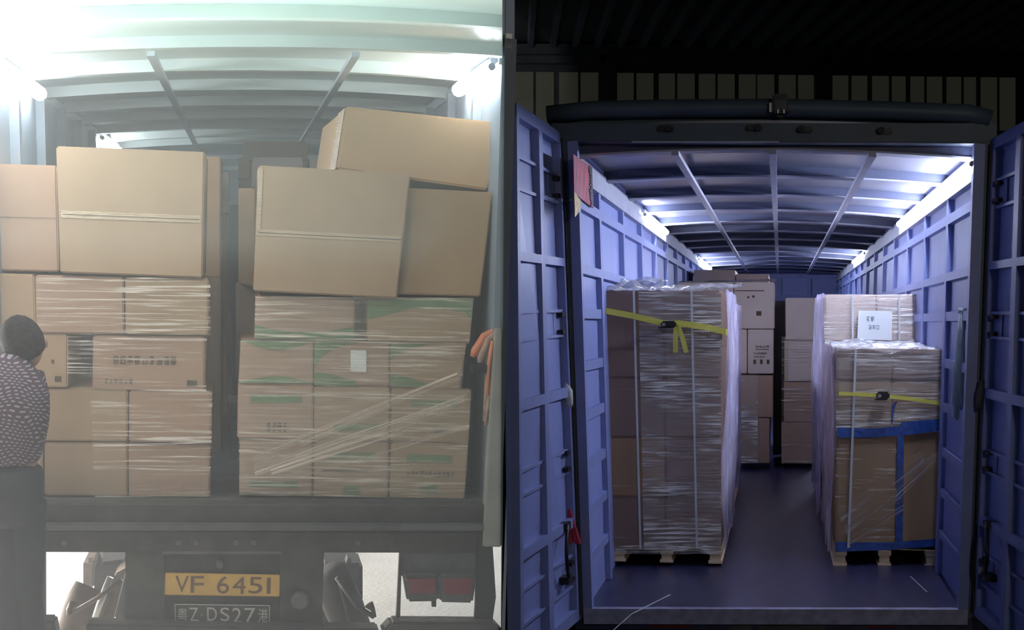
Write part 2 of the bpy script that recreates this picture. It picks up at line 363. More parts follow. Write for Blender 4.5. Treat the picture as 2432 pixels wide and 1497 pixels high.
# ---------------------------------------------------------------- right truck
truck = thing('box_truck', 'blue-grey box truck in the dark shed on the right, rear doors open, cargo hold lit by tube lights', 'truck', TR, (HR.n[2] + HR.n[3]) / 2)
L = HR.L
HR.bar(MB(), -.03, 1.03, -.02, L, -.045, 0).build('cargo_floor', M_deck, parent=truck)
sill = HR.bar(MB(), -.004, 1.004, -.06, .0, -.03, .004).build('rear_sill', M_sill, parent=truck)
for side, (u0, u1, s_) in (('left', (-.03, 0, 1)), ('right', (1, 1.03, -1))):
    wall = HR.bar(MB(), u0, u1, 0, L, 0, 1.03).build('side_wall', M_blue, parent=truck)
    ue = 0 if s_ > 0 else 1
    def R_(d): return ue + s_ * d
    for k in range(14):
        y = .95 + k * 1.4 if s_ > 0 else 1.15 + k * 1.4
        if y < L - .2:
            HR.bar(MB(), R_(0), R_(.016), y, y + .10, 0, .93).build('wall_post', M_blue2, parent=wall)
    for wv, dp, h in ((.865, .016, .022), (.728, .016, .02), (.632, .013, .022), (.518, .013, .022), (.41, .013, .022), (.30, .013, .022), (.20, .013, .02), (.095, .013, .02)):
        HR.bar(MB(), R_(0), R_(dp), 0.02, L if wv > .7 else (3.3 if wv > .6 and s_ < 0 else 1.12), wv, wv + h).build('wall_rail', M_blue2, parent=wall)
    HR.bar(MB(), R_(0), R_(.007), 0.02, L, .962, .985).build('top_rail', M_strip, parent=wall)
    HR.bar(MB(), R_(0), R_(.019), 0.02, L, .925, .955).build('cable_tray', M_strip, parent=wall)
    # jamb flange
    HR.bar(MB(), R_(-.005), R_(.020), -.05, .03, -.02, 1.0).build('door_jamb', M_blue2, parent=truck)
roof = HR.bar(MB(), -.03, 1.03, 0, L, 1.0, 1.03, 14).build('roof_panel', M_roof, parent=truck)
for k in range(14):
    y = .10 if k == 0 else 1.55 + (k - 1) * 1.4
    HR.bar(MB(), 0, 1, y, y + .11, .978, 1.0, 14).build('roof_rib', M_rib, parent=roof)
    HR.bar(MB(), 0, 1, y - .01, y + .12, .974, .978, 14).build('rib_lit_edge', M_strip, parent=roof)  # pale strip imitates the lit lower edge of each rib
for u in (.264, .507, .748):
    HR.bar(MB(), u - .009, u + .009, .05, L, .964, .974).build('roof_strip', M_strip, parent=roof)
fw = HR.bar(MB(), -.02, 1.02, L, L + .05, 0, 1.05).build('front_wall', M_blue, parent=truck)
for u in (.25, .507, .75): HR.bar(MB(), u, u + .03, L - .07, L, 0, 1).build('wall_post', M_blue2, parent=fw)
for wv in (.80, .95): HR.bar(MB(), 0, 1, L - .06, L, wv, wv + .03).build('wall_rail', M_blue2, parent=fw)
for a in (0, .045): MB().tube([HR(.80 + a, L - .05, .80), HR(.98, L - .05, .56 + a * 1.2)], .03, 6).build('diagonal_brace', M_blue2, parent=fw)
# rear portal
def pbox(px, y, d, name, mt, parent, T=TR, bev=0): return MB().quadbox(quad(T, px, y), (0, d, 0)).build(name, mt, parent=parent, bevel=bev)
hd = pbox([(1306, 292), (2368, 292), (2368, 341), (1306, 336)], -.05, .12, 'rear_header', M_dark, truck, bev=.008)
pts = [at(TR, x, y, -.02) for x, y in ((1300, 272), (1400, 261), (1600, 257), (1850, 256), (2100, 262), (2300, 270), (2352, 284))]
MB().tube(pts, .055, 10).build('roof_edge_rail', M_dark, parent=truck, smooth=True)
pbox([(1304, 266), (2356, 268), (2356, 296), (1304, 296)], .06, .1, 'roof_fascia', M_dark, truck)
pbox([(1306, 325), (1357, 325), (1394, 1470), (1356, 1470)], -.04, .16, 'rear_post', M_dark, truck, bev=.006)
pbox([(2331, 325), (2378, 325), (2340, 1470), (2294, 1470)], -.04, .16, 'rear_post', M_dark, truck, bev=.006)
pbox((1500, 335, 1850, 339), -.06, .01, 'header_edge_strip', M_strip, hd)
for x, y, s_ in ((1580, 305, 1), (1791, 303, 1), (1911, 307, -1), (2101, 310, -1)):
    pbox((x - 19, y - 7, x + 19, y + 7), -.085, .04, 'marker_lamp_mount', M_black, hd, bev=.008)
    c = at(TR, x + 8 * s_, y - 1, -.10); MB().tube([c, c + Vector((0, .03, 0))], .02, 12).build('marker_lamp', M_rubber, parent=hd)
wl = thing('work_lamp', 'small square black work lamp mounted on top of the right truck\'s rear header', 'lamp', TR, at(TR, 1850, 270, -.1))
pbox((1834, 222, 1872, 268), -.16, .1, 'lamp_housing', M_black, wl, bev=.01)
pbox((1840, 238, 1868, 260), -.166, .006, 'lamp_glass', M_chassis2, wl)
for x in (1848, 1862): pbox((x - 2, 260, x + 2, 269), -.168, .006, 'lamp_bolt', M_chrome, wl)
pbox((1827, 244, 1834, 266), -.13, .03, 'lamp_bracket', M_chrome, wl)
pbox((1846, 266, 1860, 278), -.09, .05, 'lamp_foot', M_black, wl)
# tube lights
def tubelight(H, u, y0, y1, w, mt, parent, r=.028, du=0):
    if mt is M_tubeL and r == .028: r = .038  # left tubes drawn thicker to imitate bloom
    a, b = H(u, y0, w), H(u, y1, w)
    l = MB().tube([a, b], r, 10).build('tube_light', mt, parent=parent, smooth=True)
    for p, d in ((a, -.05), (b, .05)):
        MB().tube([p + (b - a).normalized() * d, p], .018, 10).build('tube_end_cap', M_strip, parent=l)
    c = Vector((.018 * (1 if u > .5 else -1), 0, .035))
    MB().tube([a + c, b + c], .02, 6).build('light_channel', M_strip, parent=l)
tubelight(HR, .980, .06, 4.75, .961, M_tubeR, truck)
tubelight(HR, .980, 10.0, 12.6, .961, M_tubeR, truck)
tubelight(HR, .022, 4.0, 6.3, .961, M_tubeR, truck)
tubelight(HR, .022, 12.2, 15.6, .961, M_tubeR, truck)
# doors
def door(name, ht, hb, ft, fb, flip, mt, mt2, label_extra):
    P4 = [ht, ft, fb, hb]                       # hinge top, free top, free bottom, hinge bottom
    nrm = (ft - ht).cross(hb - ht).normalized()
    if nrm.dot(Vector((0, -1, 0))) < 0 and abs(nrm.y) > .05: nrm = -nrm
    Ti = TR.inverted() @ CAM
    if (Ti - ht).dot(nrm) < 0: nrm = -nrm
    def P(u, v, d): return bil(P4, u, v) + nrm * d
    def bx(u0, v0, u1, v1, d0, d1):
        return MB().hexa([P(u0, v1, d1), P(u1, v1, d1), P(u1, v0, d1), P(u0, v0, d1), P(u0, v1, d0), P(u1, v1, d0), P(u1, v0, d0), P(u0, v0, d0)])
    dr = bx(0, 0, 1, 1, -.03, 0).build('door_leaf', mt, parent=truck)
    tag(dr, label_extra)
    for r in ((0, 0, .05, 1), (.95, 0, 1, 1), (0, 0, 1, .022), (0, .975, 1, 1)): bx(*r, 0, .05).build('door_frame', mt2, parent=dr)
    bx(.005, .01, .018, .99, .05, .062).build('rubber_seal', M_rubber, parent=dr)
    bx(.46, .02, .54, .98, 0, .05).build('door_stile', mt2, parent=dr)
    for v, h, d in ((.258, .016, .05), (.52, .02, .05), (.79, .02, .05)): bx(.05, v - h / 2, .95, v + h / 2, 0, d).build('door_rail', mt2, parent=dr)
    for v in (.085, .14, .355, .405, .64, .685, .86, .925): bx(.05, v - .003, .95, v + .003, 0, .03).build('door_rib', mt2, parent=dr)
    for v in (.11, .38, .66, .89):
        bx(.05, v - .022, .20, v + .022, 0, .012).build('hinge_plate', mt2, parent=dr)
        for dv in (-.017, .017): bx(.07, v + dv - .004, .13, v + dv + .004, .012, .05).build('hinge_bolt', M_black, parent=dr)
    pts = [P(.21 + .12 * math.sin(math.pi * t), .785 + .11 * t, .06 + .03 * math.sin(math.pi * t)) for t in [i / 10 for i in range(11)]]
    MB().tube(pts, .012, 8).build('door_handle', M_black, parent=dr, smooth=True)
    for t in (0, 1): bx(.17, .78 + .11 * t, .25, .795 + .11 * t, .0, .07).build('handle_bracket', M_black, parent=dr)
    return dr, P
dL, PL = door('door', at(TR, 1314, 318, -.06), at(TR, 1361, 1470, -.06), at(TR, 1206, 246, -1.10), at(TR, 1218, 1596, -1.10), 1, M_blue, M_blue2, 'left door leaf lit bright blue')
dR, PR = door('door', at(TR, 2376, 330, -.06), at(TR, 2332, 1462, -.06), at(TR, 2520, 252, -1.12), at(TR, 2478, 1590, -1.12), -1, M_blue, M_blue2, 'right door leaf in shade')
for v in (462, 775, 1340):
    c = at(TR, 2372 - (v - 400) * .04, v, -.08); MB().box(c - Vector((.02, .03, .06)), c + Vector((.02, .03, .06))).build('door_hinge', M_dark, parent=truck)
    c = at(TR, 1322 + (v - 330) * .04, v, -.08); MB().box(c - Vector((.02, .03, .06)), c + Vector((.02, .03, .06))).build('door_hinge', M_dark, parent=truck)
# underside
pbox((1385, 1456, 2335, 1500), .02, .25, 'rear_crossmember', M_dark, truck)
for a, b in ((1545, 1640), (2060, 2130)): pbox((a, 1462, b, 1492), -.03, .05, 'reflector', M_red if False else mat('dim_red_lens', (.12, .01, .015), .5), truck)
for a, b in ((1735, 1785), (1800, 1960)): pbox((a, 1460, b, 1497), -.02, .04, 'bumper_panel', M_chassis2, truck)
pbox((1560, 1520, 2180, 1590), 0, .15, 'bumper_beam', M_dark, truck)
for a in (1480, 2130): pbox((a, 1490, a + 60, 1560), .02, .3, 'chassis_rail', M_chassis, truck)
for xx in (-.8, .8):
    for yy in (2.0, 3.4, 14.5):
        c = Vector((HR(.5, yy, 0).x + xx, yy, HR(.5, yy, 0).z)); Tz = TR.inverted()
        gz = (TR @ c).z - GR; rr = .40; cz = c - Vector((0, 0, gz - rr))
        wh = MB().tube([cz + Vector((-.14, 0, 0)), cz + Vector((-.12, 0, 0)), cz + Vector((.12, 0, 0)), cz + Vector((.14, 0, 0))], [rr * .93, rr, rr, rr * .93], 32).build('wheel', M_rubber, parent=truck)
        MB().tube([cz + Vector((-.15, 0, 0)), cz + Vector((.15, 0, 0))], .2, 20).build('wheel_rim', M_chassis2, parent=wh)
MB().tube([HR(.1, 2.0, -.28), HR(.9, 2.0, -.28)], .07, 10).build('axle', M_chassis, parent=truck)
# rags, posters and straps hung about the right truck
def hang(name, label, cat, px, y, mt, th=.006, T=TR, x=None):
    if x is None: q = quad(T, px, y)
    else: q = [atx(T, a, b, x) for a, b in px]
    off = (0, th, 0) if x is None else (-th if x < 0 else th, 0, 0)
    return tag(MB().quadbox(q, off).build(name, mt, T), label, cat)
xw = HR(0, 1, .8).x + .012
xs_ = HR(0, .5, .8).x
for nm, lb, ct, px, mt in (('poster', 'torn red poster with dark edge at the top of the right truck\'s left wall', 'poster', [(1362, 366), (1406, 398), (1409, 495), (1364, 460)], M_redposter),
                           ('paper_charm', 'torn yellow paper below the red poster', 'paper', [(1364, 455), (1381, 480), (1378, 500), (1366, 516)], M_gold)):
    hang(nm, lb, ct, px, 0, mt, .004, x=xs_ + (.05 if nm == 'poster' else .058))
pst = MB()
ra = [atx(TR, 1396, 384, xs_ + .056), atx(TR, 1406.5, 398, xs_ + .056)]; rb_ = atx(TR, 1409.5, 495, xs_ + .056)
for k in range(14):
    f0, f1 = k / 14, (k + .8) / 14; a = ra[1].lerp(rb_, f0); b = ra[1].lerp(rb_, f1); w_ = Vector((0, .10 + .12 * random.random() * (1 - k / 20), 0))
    pst.quadbox([a - w_, a, b, b - w_ * (.6 + .4 * random.random())], (-.003, 0, 0))
tag(pst.build('poster_fragment', M_black, TR), 'black torn edge hanging over the right side of the red poster', 'poster')
tg = thing('warning_tag', 'small red, white and black tag on the right truck\'s left wall at waist height', 'tag', TR, atx(TR, 1390, 945, xs_ + .01))
MB().quadbox([atx(TR, a, b, xs_ + .012) for a, b in ((1381, 878), (1402, 888), (1398, 945), (1382, 942))], (-.006, 0, 0)).build('tag_plate', M_redposter, parent=tg)
MB().quadbox([atx(TR, a, b, xs_ + .02) for a, b in ((1393, 892), (1402, 888), (1396, 934), (1387, 938))], (-.006, 0, 0)).build('tag_stripe', M_black, parent=tg)
MB().quadbox([atx(TR, a, b, xs_ + .022) for a, b in ((1391, 890), (1393, 890), (1387, 935), (1385, 935))], (-.006, 0, 0)).build('tag_edge', M_white, parent=tg)
# vertical row of stencilled marks on the left wall by the jamb
for k in range(16):
    a0, v0 = 1383.5 + k * .55, 1012 + k * 12.6
    q = [atx(TR, a0, v0, xs_ + .05), atx(TR, a0 + 8, v0, xs_ + .05), atx(TR, a0 + 8, v0 + 8, xs_ + .05), atx(TR, a0, v0 + 8, xs_ + .05)]
    mb = MB()
    for i in range(3): mb.quadbox([bil(q, .1 + .05 * (k % 3), .3 * i), bil(q, .95 - .1 * ((k + i) % 3), .3 * i), bil(q, .9, .3 * i + .16), bil(q, .1, .3 * i + .16)], (-.003, 0, 0))
    mb.build('stencil_mark', M_black, parent=truck)
# long pale edge strip standing by the left pallet
tag(MB().quadbox(quad(TR, [(1427, 975), (1431, 975), (1440, 1320), (1434, 1320)], 1.0), (0, .03, 0)).build('edge_batten', M_blue2, TR), 'thin pale upright batten between the left wall and the left pallet load', 'batten')
def cloth(name, label, cat, pts, rs, y, mt, T=TR):
    return tag(MB().tube([at(T, a, b, y + dy) for (a, b, dy) in pts], rs, 10).build(name, mt, T, smooth=True), label, cat)
rt = thing('cloth_tassel', 'red tassel of cloth strips hanging from the left door gap', 'tassel', TR, at(TR, 1352, 1290, -.12))
for k in range(7):
    MB().tube([at(TR, 1351 + k * .4, 1210, -.12), at(TR, 1352 + k * 2.2, 1250, -.13 + .01 * (k % 3)), at(TR, 1356 + k * 3.6, 1292 - (k % 2) * 5, -.12 + .012 * (k % 3))], [.006, .009, .011], 6).build('cloth_strip', M_redcloth, parent=rt)
cloth('paper_rag', 'crumpled pale paper rag tucked in the gap beside the left door', 'rag', [(1342, 908, 0), (1349, 930, -.01), (1352, 960, 0), (1354, 972, .01)], [.015, .03, .025, .008], -.10, M_band)
cloth('grey_rag', 'pale grey rag hung between the right post and the right door', 'rag', [(2331, 905, 0), (2327, 935, -.01), (2324, 962, 0), (2320, 976, .01)], [.012, .022, .018, .006], -.10, M_chassis2)
st = thing('hanging_strap', 'pale green webbing strap hanging in a long loop from the right truck\'s right wall', 'strap', TR, at(TR, 2275, 1000, .35))
for k, dx in enumerate((-5, 0, 5)):
    MB().tube([at(TR, 2288 + dx * .8, 738, .35), at(TR, 2283 + dx * .8, 790, .34), at(TR, 2278 + dx * 1.3, 880, .33), at(TR, 2275 + dx * 1.6, 950, .33), at(TR, 2272 + dx * .8, 998 - abs(dx), .34)], [.014, .014, .018, .022, .008], 8).build('strap_fold', M_mint, parent=st, smooth=True)
MB().box(at(TR, 2292, 762, .36) - Vector((.02, .02, .05)), at(TR, 2292, 762, .36) + Vector((.03, .03, .06))).build('ratchet_buckle', M_black, parent=st)
MB().tube([at(TR, 2276, 738, .35), at(TR, 2296, 738, .35)], .016, 8).build('strap_hook', M_mint, parent=st)

# ---------------------------------------------------------------- cargo in the right truck
def strokes(name, q, rect, n, mt, parent, seed=1, off=-.006):
    """a line of n small square characters too blurred to read: bars in cells"""
    rnd = random.Random(seed); mb = MB(); u0, v0, u1, v1 = rect; cw = (u1 - u0) / n; o = Vector((0, off, 0))
    for i in range(n):
        a, b = u0 + cw * i + cw * .1, u0 + cw * (i + 1) - cw * .1
        def bar(x0, y0, x1, y1):
            mb.add([bil(q, a + (b - a) * x, v0 + (v1 - v0) * y) + o for x, y in ((x0, y0), (x1, y0), (x1, y1), (x0, y1))], [(0, 1, 2, 3)])
        for y in (0, .28, .56, .84): 
            if rnd.random() < .8: bar(rnd.uniform(0, .25), y, rnd.uniform(.75, 1), y + .16)
        for k in range(rnd.randint(2, 3)): x = rnd.uniform(0, .85); bar(x, rnd.uniform(0, .3), x + .14, rnd.uniform(.7, 1))
    return mb.build(name, mt, parent=parent)
def floorz(T, H, y): return H(.5, y, 0).z
def pallet_load(label, y, d, cartons, wood, vb, wtop, films=(), side=None, group=None, sidefold=.03):
    """wrapped pallet load; cartons = [(px, material)], wood = stringer px spans"""
    fz = [HR(.1, y, 0).z, HR(.9, y, 0).z]
    cx = at(TR, (wood[0][0] + wood[-1][1]) / 2, vb, y)
    t = thing('wrapped_pallet_load', label, 'pallet load', TR, (cx.x, y + d / 2, HR(.5, y, 0).z), group)
    pal = None
    for a, b in wood:
        q = quad(TR, (a, wtop, b, vb), y); 
        for p in (q[2], q[3]): p.z = HR(.5, y, 0).z + .003
        x0, x1, z0, z1 = q[0].x, q[1].x, q[2].z, q[0].z; h = (z1 - z0)
        mb = MB()
        for f0, f1, e in ((0, .26, .012), (.26, .70, 0), (.70, 1, .01)): mb.box((x0 - e, y - e, z0 + h * f0), (x1 + e, y + d * .96, z0 + h * f1))
        o = mb.build('pallet_stringer', M_wood, parent=t, bevel=.003)
    q = quad(TR, (wood[0][0], wtop - 4, wood[-1][1], wtop), y)
    MB().box((q[0].x, y + .01, q[2].z), (q[1].x, y + d * .96, q[0].z)).build('pallet_deck', M_wood, parent=t)
    for px, m_, dy in cartons:
        qq = quad(TR, px, y + dy)
        MB().quadbox(qq, (0, d - dy, 0)).build('cardboard_carton', CB[m_], parent=t, bevel=.012)
    return t
y1 = 1.49
cl = []
rowsL = [690, 830, 898, 1040, 1180, 1306]
for r in range(5):
    def ex_(v, e): k = (v - 690) / 620; return {0: 1433 + 19 * k, 1: 1576 + 4 * k, 2: 1712}[e]
    a, b = rowsL[r], rowsL[r + 1]
    cl.append(([(ex_(a, 0), a), (ex_(a, 1), a), (ex_(b, 1), b), (ex_(b, 0), b)], (5, 5, 5, 1, 5)[r], 0))
    cl.append(([(ex_(a, 1) + 1, a), (ex_(a, 2), a), (ex_(b, 2), b), (ex_(b, 1) + 1, b)], (5, 5, 5, 5, 5)[r], .008))
PL1 = pallet_load('tall film-wrapped pallet load with yellow strap standing nearest on the left inside the right truck', y1, 2.1, cl, [(1458, 1483), (1571, 1595), (1686, 1712)], 1340, 1309, 'L')
FR = quad(TR, [(1433, 688), (1713, 688), (1713, 1306), (1452, 1306)], y1 - .018)
grid(TR, 'stretch_film', sub(FR, .30, 0, 1.0, 1.0, (0, 0, 0)), 60, 120, .012, F_right, parent=PL1, seed=3, fs=(2, 9))
grid(TR, 'stretch_film', sub(FR, 0, 0, .30, 1.0, (0, .006, 0)), 20, 80, .006, film('stretch_film_faint', 3, 50, .03, .3, .6, .75), parent=PL1, seed=4, fs=(2, 9))
# ragged hem of film over the stringers
grid(TR, 'film_hem', quad(TR, [(1455, 1296), (1716, 1296), (1708, 1316), (1470, 1316)], y1 - .02), 50, 4, .03, F_right, parent=PL1, seed=8, fs=(9, 9), fold=.05)
xr_ = at(TR, 1712, 1000, y1).x
def sideface(parent, x, ya, yb, v_top, v_bot, yref, seed, mt=F_loose, amp=.05, name='loose_film_side', sgn=1):
    zt_, zb_ = at(TR, 1700, v_top, yref).z, at(TR, 1700, v_bot, yref).z
    q = [(x, ya, zt_), (x, yb, zt_), (x, yb, zb_), (x, ya, zb_)]
    if sgn < 0: q = [q[1], q[0], q[3], q[2]]
    return grid(TR, name, q, 60, 60, amp, mt, parent=parent, seed=seed, fs=(5, 1.1), puff=.02)
sideface(PL1, xr_ + .035, y1 - .015, y1 + 2.12, 688, 1312, y1, 11)
for a, b, c, d in ((1505, 688, 1521, 1304), (1642, 688, 1655, 1304)):
    q = quad(TR, [(a - 2.5, b), (a + 2.5, b), (c + 2.5, d), (c - 2.5, d)], y1 - .036); MB().quadbox(q, (0, .004, 0)).build('strapping_band', M_band, parent=PL1)
tz = at(TR, 1500, 689, y1).z
grid(TR, 'film_heap', [(at(TR, 1437, 689, y1).x, y1 + 1.0, tz + .10), (at(TR, 1560, 689, y1).x, y1 + 1.0, tz + .10), (at(TR, 1560, 689, y1).x, y1 - .02, tz - .01), (at(TR, 1437, 689, y1).x, y1 - .02, tz - .01)], 40, 30, .10, F_top, parent=PL1, seed=5, fs=(6, 6))
grid(TR, 'film_heap', [(at(TR, 1545, 689, y1).x, y1 + 1.5, tz + .06), (at(TR, 1752, 689, y1).x, y1 + 1.5, tz + .06), (at(TR, 1716, 689, y1).x, y1 - .02, tz), (at(TR, 1545, 689, y1).x, y1 - .02, tz)], 40, 20, .05, F_top, parent=PL1, seed=6, fs=(6, 6))
# second load behind it
y2 = 3.75
cl = [(px, m_, 0) for px, m_ in (((1517, 720, 1610, 900), 5), ((1612, 720, 1734, 900), 4), ((1517, 902, 1610, 1060), 5), ((1612, 902, 1734, 1060), 5), ((1517, 1062, 1610, 1190), 5), ((1612, 1062, 1733, 1190), 5))]
PL2 = pallet_load('film-wrapped pallet load hidden behind the tall left load with the yellow strap', y2, 2.2, cl, [(1520, 1538), (1610, 1628), (1714, 1733)], 1212, 1192, 'L')
sideface(PL2, at(TR, 1736, 1000, y2).x + .02, y2, y2 + 2.2, 720, 1196, y2, 14)
# right-hand loads
clr = [([(1988, 830), (2118, 830), (2118, 905), (1988, 905)], 5, 0), ([(2120, 830), (2250, 832), (2249, 905), (2120, 905)], 5, .005),
       ([(1988, 906), (2118, 906), (2118, 1010), (1988, 1010)], 3, 0), ([(2120, 906), (2249, 906), (2245, 1003), (2120, 1008)], 1, .01),
       ([(1988, 1012), (2137, 1012), (2134, 1300), (1984, 1300)], 3, 0), ([(2140, 1012), (2245, 1006), (2238, 1298), (2137, 1300)], 3, .006)]
PR1 = pallet_load('film-wrapped pallet load sealed with blue tape, nearest on the right in the right truck', y1, 1.9, clr, [(1983, 2008), (2089, 2113), (2201, 2226)], 1342, 1308, 'R')
FQ = quad(TR, [(1986, 828), (2252, 828), (2240, 1302), (1983, 1302)], y1 - .018)
grid(TR, 'stretch_film', sub(FQ, 0, 0, 1, .42, (0, 0, 0)), 60, 50, .014, F_right, parent=PR1, seed=21, fs=(2, 8))
grid(TR, 'stretch_film', sub(FQ, 0, .42, .62, 1, (0, 0, 0)), 40, 50, .012, film('stretch_film_light', 3, 40, .06, .8, .53, .65, (.75, .7, .58), .12, 3, 7, bump=1.0), parent=PR1, seed=22, fs=(2, 8))
FD = film('stretch_film_crossed', 2, 60, .05, .8, .50, .62, (.75, .72, .66), .12, 1.5, 12, bump=1.0)
for a in ([(1990, 1215), (2190, 1062), (2200, 1120), (2010, 1270)], [(2000, 1262), (2140, 1170), (2150, 1215), (2020, 1300)], [(2120, 1150), (2225, 1065), (2230, 1095), (2128, 1190)]):
    grid(TR, 'twisted_film_band', quad(TR, a, y1 - .04), 30, 16, .01, FD, parent=PR1, seed=a[0][0] % 17, fs=(2, 14))
def tapeq(parent, px, y, nm='blue_tape', mt=None): return MB().quadbox(quad(TR, px, y), (0, .004, 0)).build(nm, mt or M_bluetape, parent=parent)
tapeq(PR1, [(1988, 1016), (2075, 1018), (2075, 1040), (1988, 1040)], y1 - .032)
tapeq(PR1, [(2073, 1018), (2140, 1012), (2140, 1034), (2073, 1040)], y1 - .034)
tapeq(PR1, [(2140, 1003), (2172, 996), (2246, 994), (2246, 1024), (2140, 1034)][:1] + [(2246, 994), (2245, 1022), (2140, 1036)], y1 - .033)
tapeq(PR1, [(2131, 1034), (2147, 1034), (2144, 1292), (2127, 1292)], y1 - .031)
tapeq(PR1, [(1983, 1288), (2110, 1289), (2110, 1307), (1983, 1311)], y1 - .032)
tapeq(PR1, [(2108, 1289), (2238, 1279), (2238, 1297), (2108, 1307)], y1 - .034)
tapeq(PR1, [(2118, 962), (2132, 952), (2124, 972), (2119, 1010)], y1 - .034)
q = quad(TR, [(2030, 832), (2035, 832), (2018, 1302), (2012, 1302)], y1 - .04); MB().quadbox(q, (0, .004, 0)).build('strapping_band', M_band, parent=PR1)
xl_ = at(TR, 1987, 1000, y1).x
sideface(PR1, xl_ - .03, y1 - .01, y1 + 1.95, 828, 1305, y1, 31, amp=.06, sgn=-1, mt=film('loose_film_mauve', 14, 2.0, .5, .45, .4, .7, (.62, .54, .62), .2, 8, 3, bump=1.0))
tz = at(TR, 2100, 829, y1).z
grid(TR, 'film_top', [(xl_ - .03, y1 + 1.9, tz + .03), (at(TR, 2255, 829, y1).x, y1 + 1.9, tz + .03), (at(TR, 2255, 829, y1).x, y1 - .03, tz - .02), (xl_ - .03, y1 - .03, tz - .0)], 50, 30, .05, F_top, parent=PR1, seed=35, fs=(5, 5))
y3 = 3.43
cl = [(px, m_, 0) for px, m_ in (((1959, 700, 2080, 812), 4), ((2082, 700, 2184, 812), 4), ((1959, 814, 2070, 940), 4), ((2072, 814, 2182, 940), 4), ((1959, 942, 2070, 1075), 5), ((2072, 942, 2182, 1075), 5), ((1959, 1077, 2070, 1218), 5), ((2072, 1077, 2180, 1218), 5))]
PR3 = pallet_load('pinkish film-wrapped pallet load topped above the others and carrying a white paper sign', y3, 2.6, cl, [(1962, 1980), (2062, 2080), (2162, 2180)], 1246, 1221, 'R')
grid(TR, 'stretch_film', quad(TR, (1957, 699, 2186, 960), y3 - .02), 40, 50, .015, F_right, parent=PR3, seed=51, fs=(2, 8))
for a in (2025, 2136): MB().quadbox(quad(TR, (a - 2.2, 700, a + 2.2, 960), y3 - .04), (0, .004, 0)).build('strapping_band', M_band, parent=PR3)
sg = MB().quadbox(quad(TR, [(2039, 738), (2119, 739), (2118, 809), (2036, 806)], y3 - .06), (0, .004, 0)).build('paper_sign', M_white, parent=PR3)
tag(sg, 'white paper sign with two short lines of dark characters')
sq = quad(TR, [(2039, 738), (2119, 739), (2118, 809), (2036, 806)], y3 - .06)
strokes('sign_characters', sq, (.24, .19, .47, .35), 2, M_grey_ink, sg, 5, -.004) if False else None
mbs = strokes('sign_characters', sq, (.23, .20, .48, .36), 2, M_grey_ink, PR3, 5); strokes('sign_characters', sq, (.30, .50, .64, .64), 3, M_grey_ink, PR3, 9)
sideface(PR3, at(TR, 1957, 900, y3).x - .02, y3 - .01, y3 + 2.6, 700, 1220, y3, 53, sgn=-1, amp=.06)
# cartons further in, standing on the floor
gL, gR = 'film-touched cartons in the left column at the end of the aisle', 'cartons in the right column at the end of the aisle'
yc = 8.07
carton(TR, (1744, 671, 1839, 781), yc, 1.6, 'pale carton topmost in the left column at the end of the aisle', 4, gL, marks=[('seam', .02, .17, .75, .19), ('ink', .32, .30, .38, .34), ('ink', .45, .28, .51, .33), ('ink', .55, .62, .68, .72)])
carton(TR, (1610, 671, 1742, 781), yc, 1.6, 'pale carton whose top edge shows above the tall left load', 4, gL)
t = carton(TR, (1776, 783, 1837, 888), yc, 1.5, 'carton with printed lines of text and handling symbols, second from top in the left column', 4, gL, marks=[('ink', .30, .44, .82, .455)])
q = quad(TR, (1776, 783, 1837, 888), yc)
strokes('text_line', q, (.3, .36, .82, .41), 7, M_ink, t, 3); strokes('text_line', q, (.22, .52, .75, .56), 9, M_ink, t, 4); strokes('text_line', q, (.24, .60, .66, .63), 6, M_ink, t, 6)
for a in (.22, .48, .74): patch('handling_symbol', sub(q, a, .68, a + .10, .78), M_ink, t)
carton(TR, (1744, 783, 1774, 888), yc, 1.5, 'narrow carton face beside the carton with printed symbols', 4, gL)
carton(TR, (1750, 892, 1836, 992), yc, 1.5, 'brown carton below the printed-symbol carton', 2, gL)
carton(TR, (1752, 994, 1828, 1101), yc, 1.5, 'brown carton on the floor at the bottom of the left column', 2, gL)
carton(TR, (1866, 708, 1940, 808), yc, 1.6, 'carton topmost in the right column at the end of the aisle', 4, gR)
carton(TR, (1863, 810, 1936, 906), yc, 1.6, 'carton second from top in the right column at the end of the aisle', 4, gR, marks=[('tape', 0, 0, .12, 1)])
carton(TR, (1862, 908, 1936, 1003), yc, 1.6, 'carton third from top in the right column at the end of the aisle', 2, gR)
carton(TR, (1856, 1005, 1936, 1102), yc, 1.6, 'carton on the floor at the bottom of the right column', 2, gR)
grid(TR, 'stretch_film', quad(TR, (1748, 890, 1800, 1100), yc - .03), 16, 50, .012, F_right, seed=61, label='stretch film over the lower cartons of the left column', cat='plastic film')
grid(TR, 'stretch_film', quad(TR, (1856, 800, 1936, 1100), yc - .03), 20, 60, .012, F_left, seed=62, label='stretch film over the cartons of the right column', cat='plastic film')
yt = 10.2
carton(TR, (1648, 641, 1746, 700), yt, 1.4, 'tan carton lying on top of the load, left of the two highest at the back', 4, 'highest cartons at the back')
carton(TR, (1748, 651, 1826, 700), yt, 1.4, 'tan carton lying on top of the load, right of the two highest at the back', 4, 'highest cartons at the back')
carton(TR, (1640, 702, 1830, 1030), yt, 1.4, 'large carton stack base under the two highest cartons', 5)
# the black-wrapped cartons between the columns
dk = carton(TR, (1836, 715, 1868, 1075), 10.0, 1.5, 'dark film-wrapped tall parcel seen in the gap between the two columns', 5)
dk.data.materials[0] = M_black

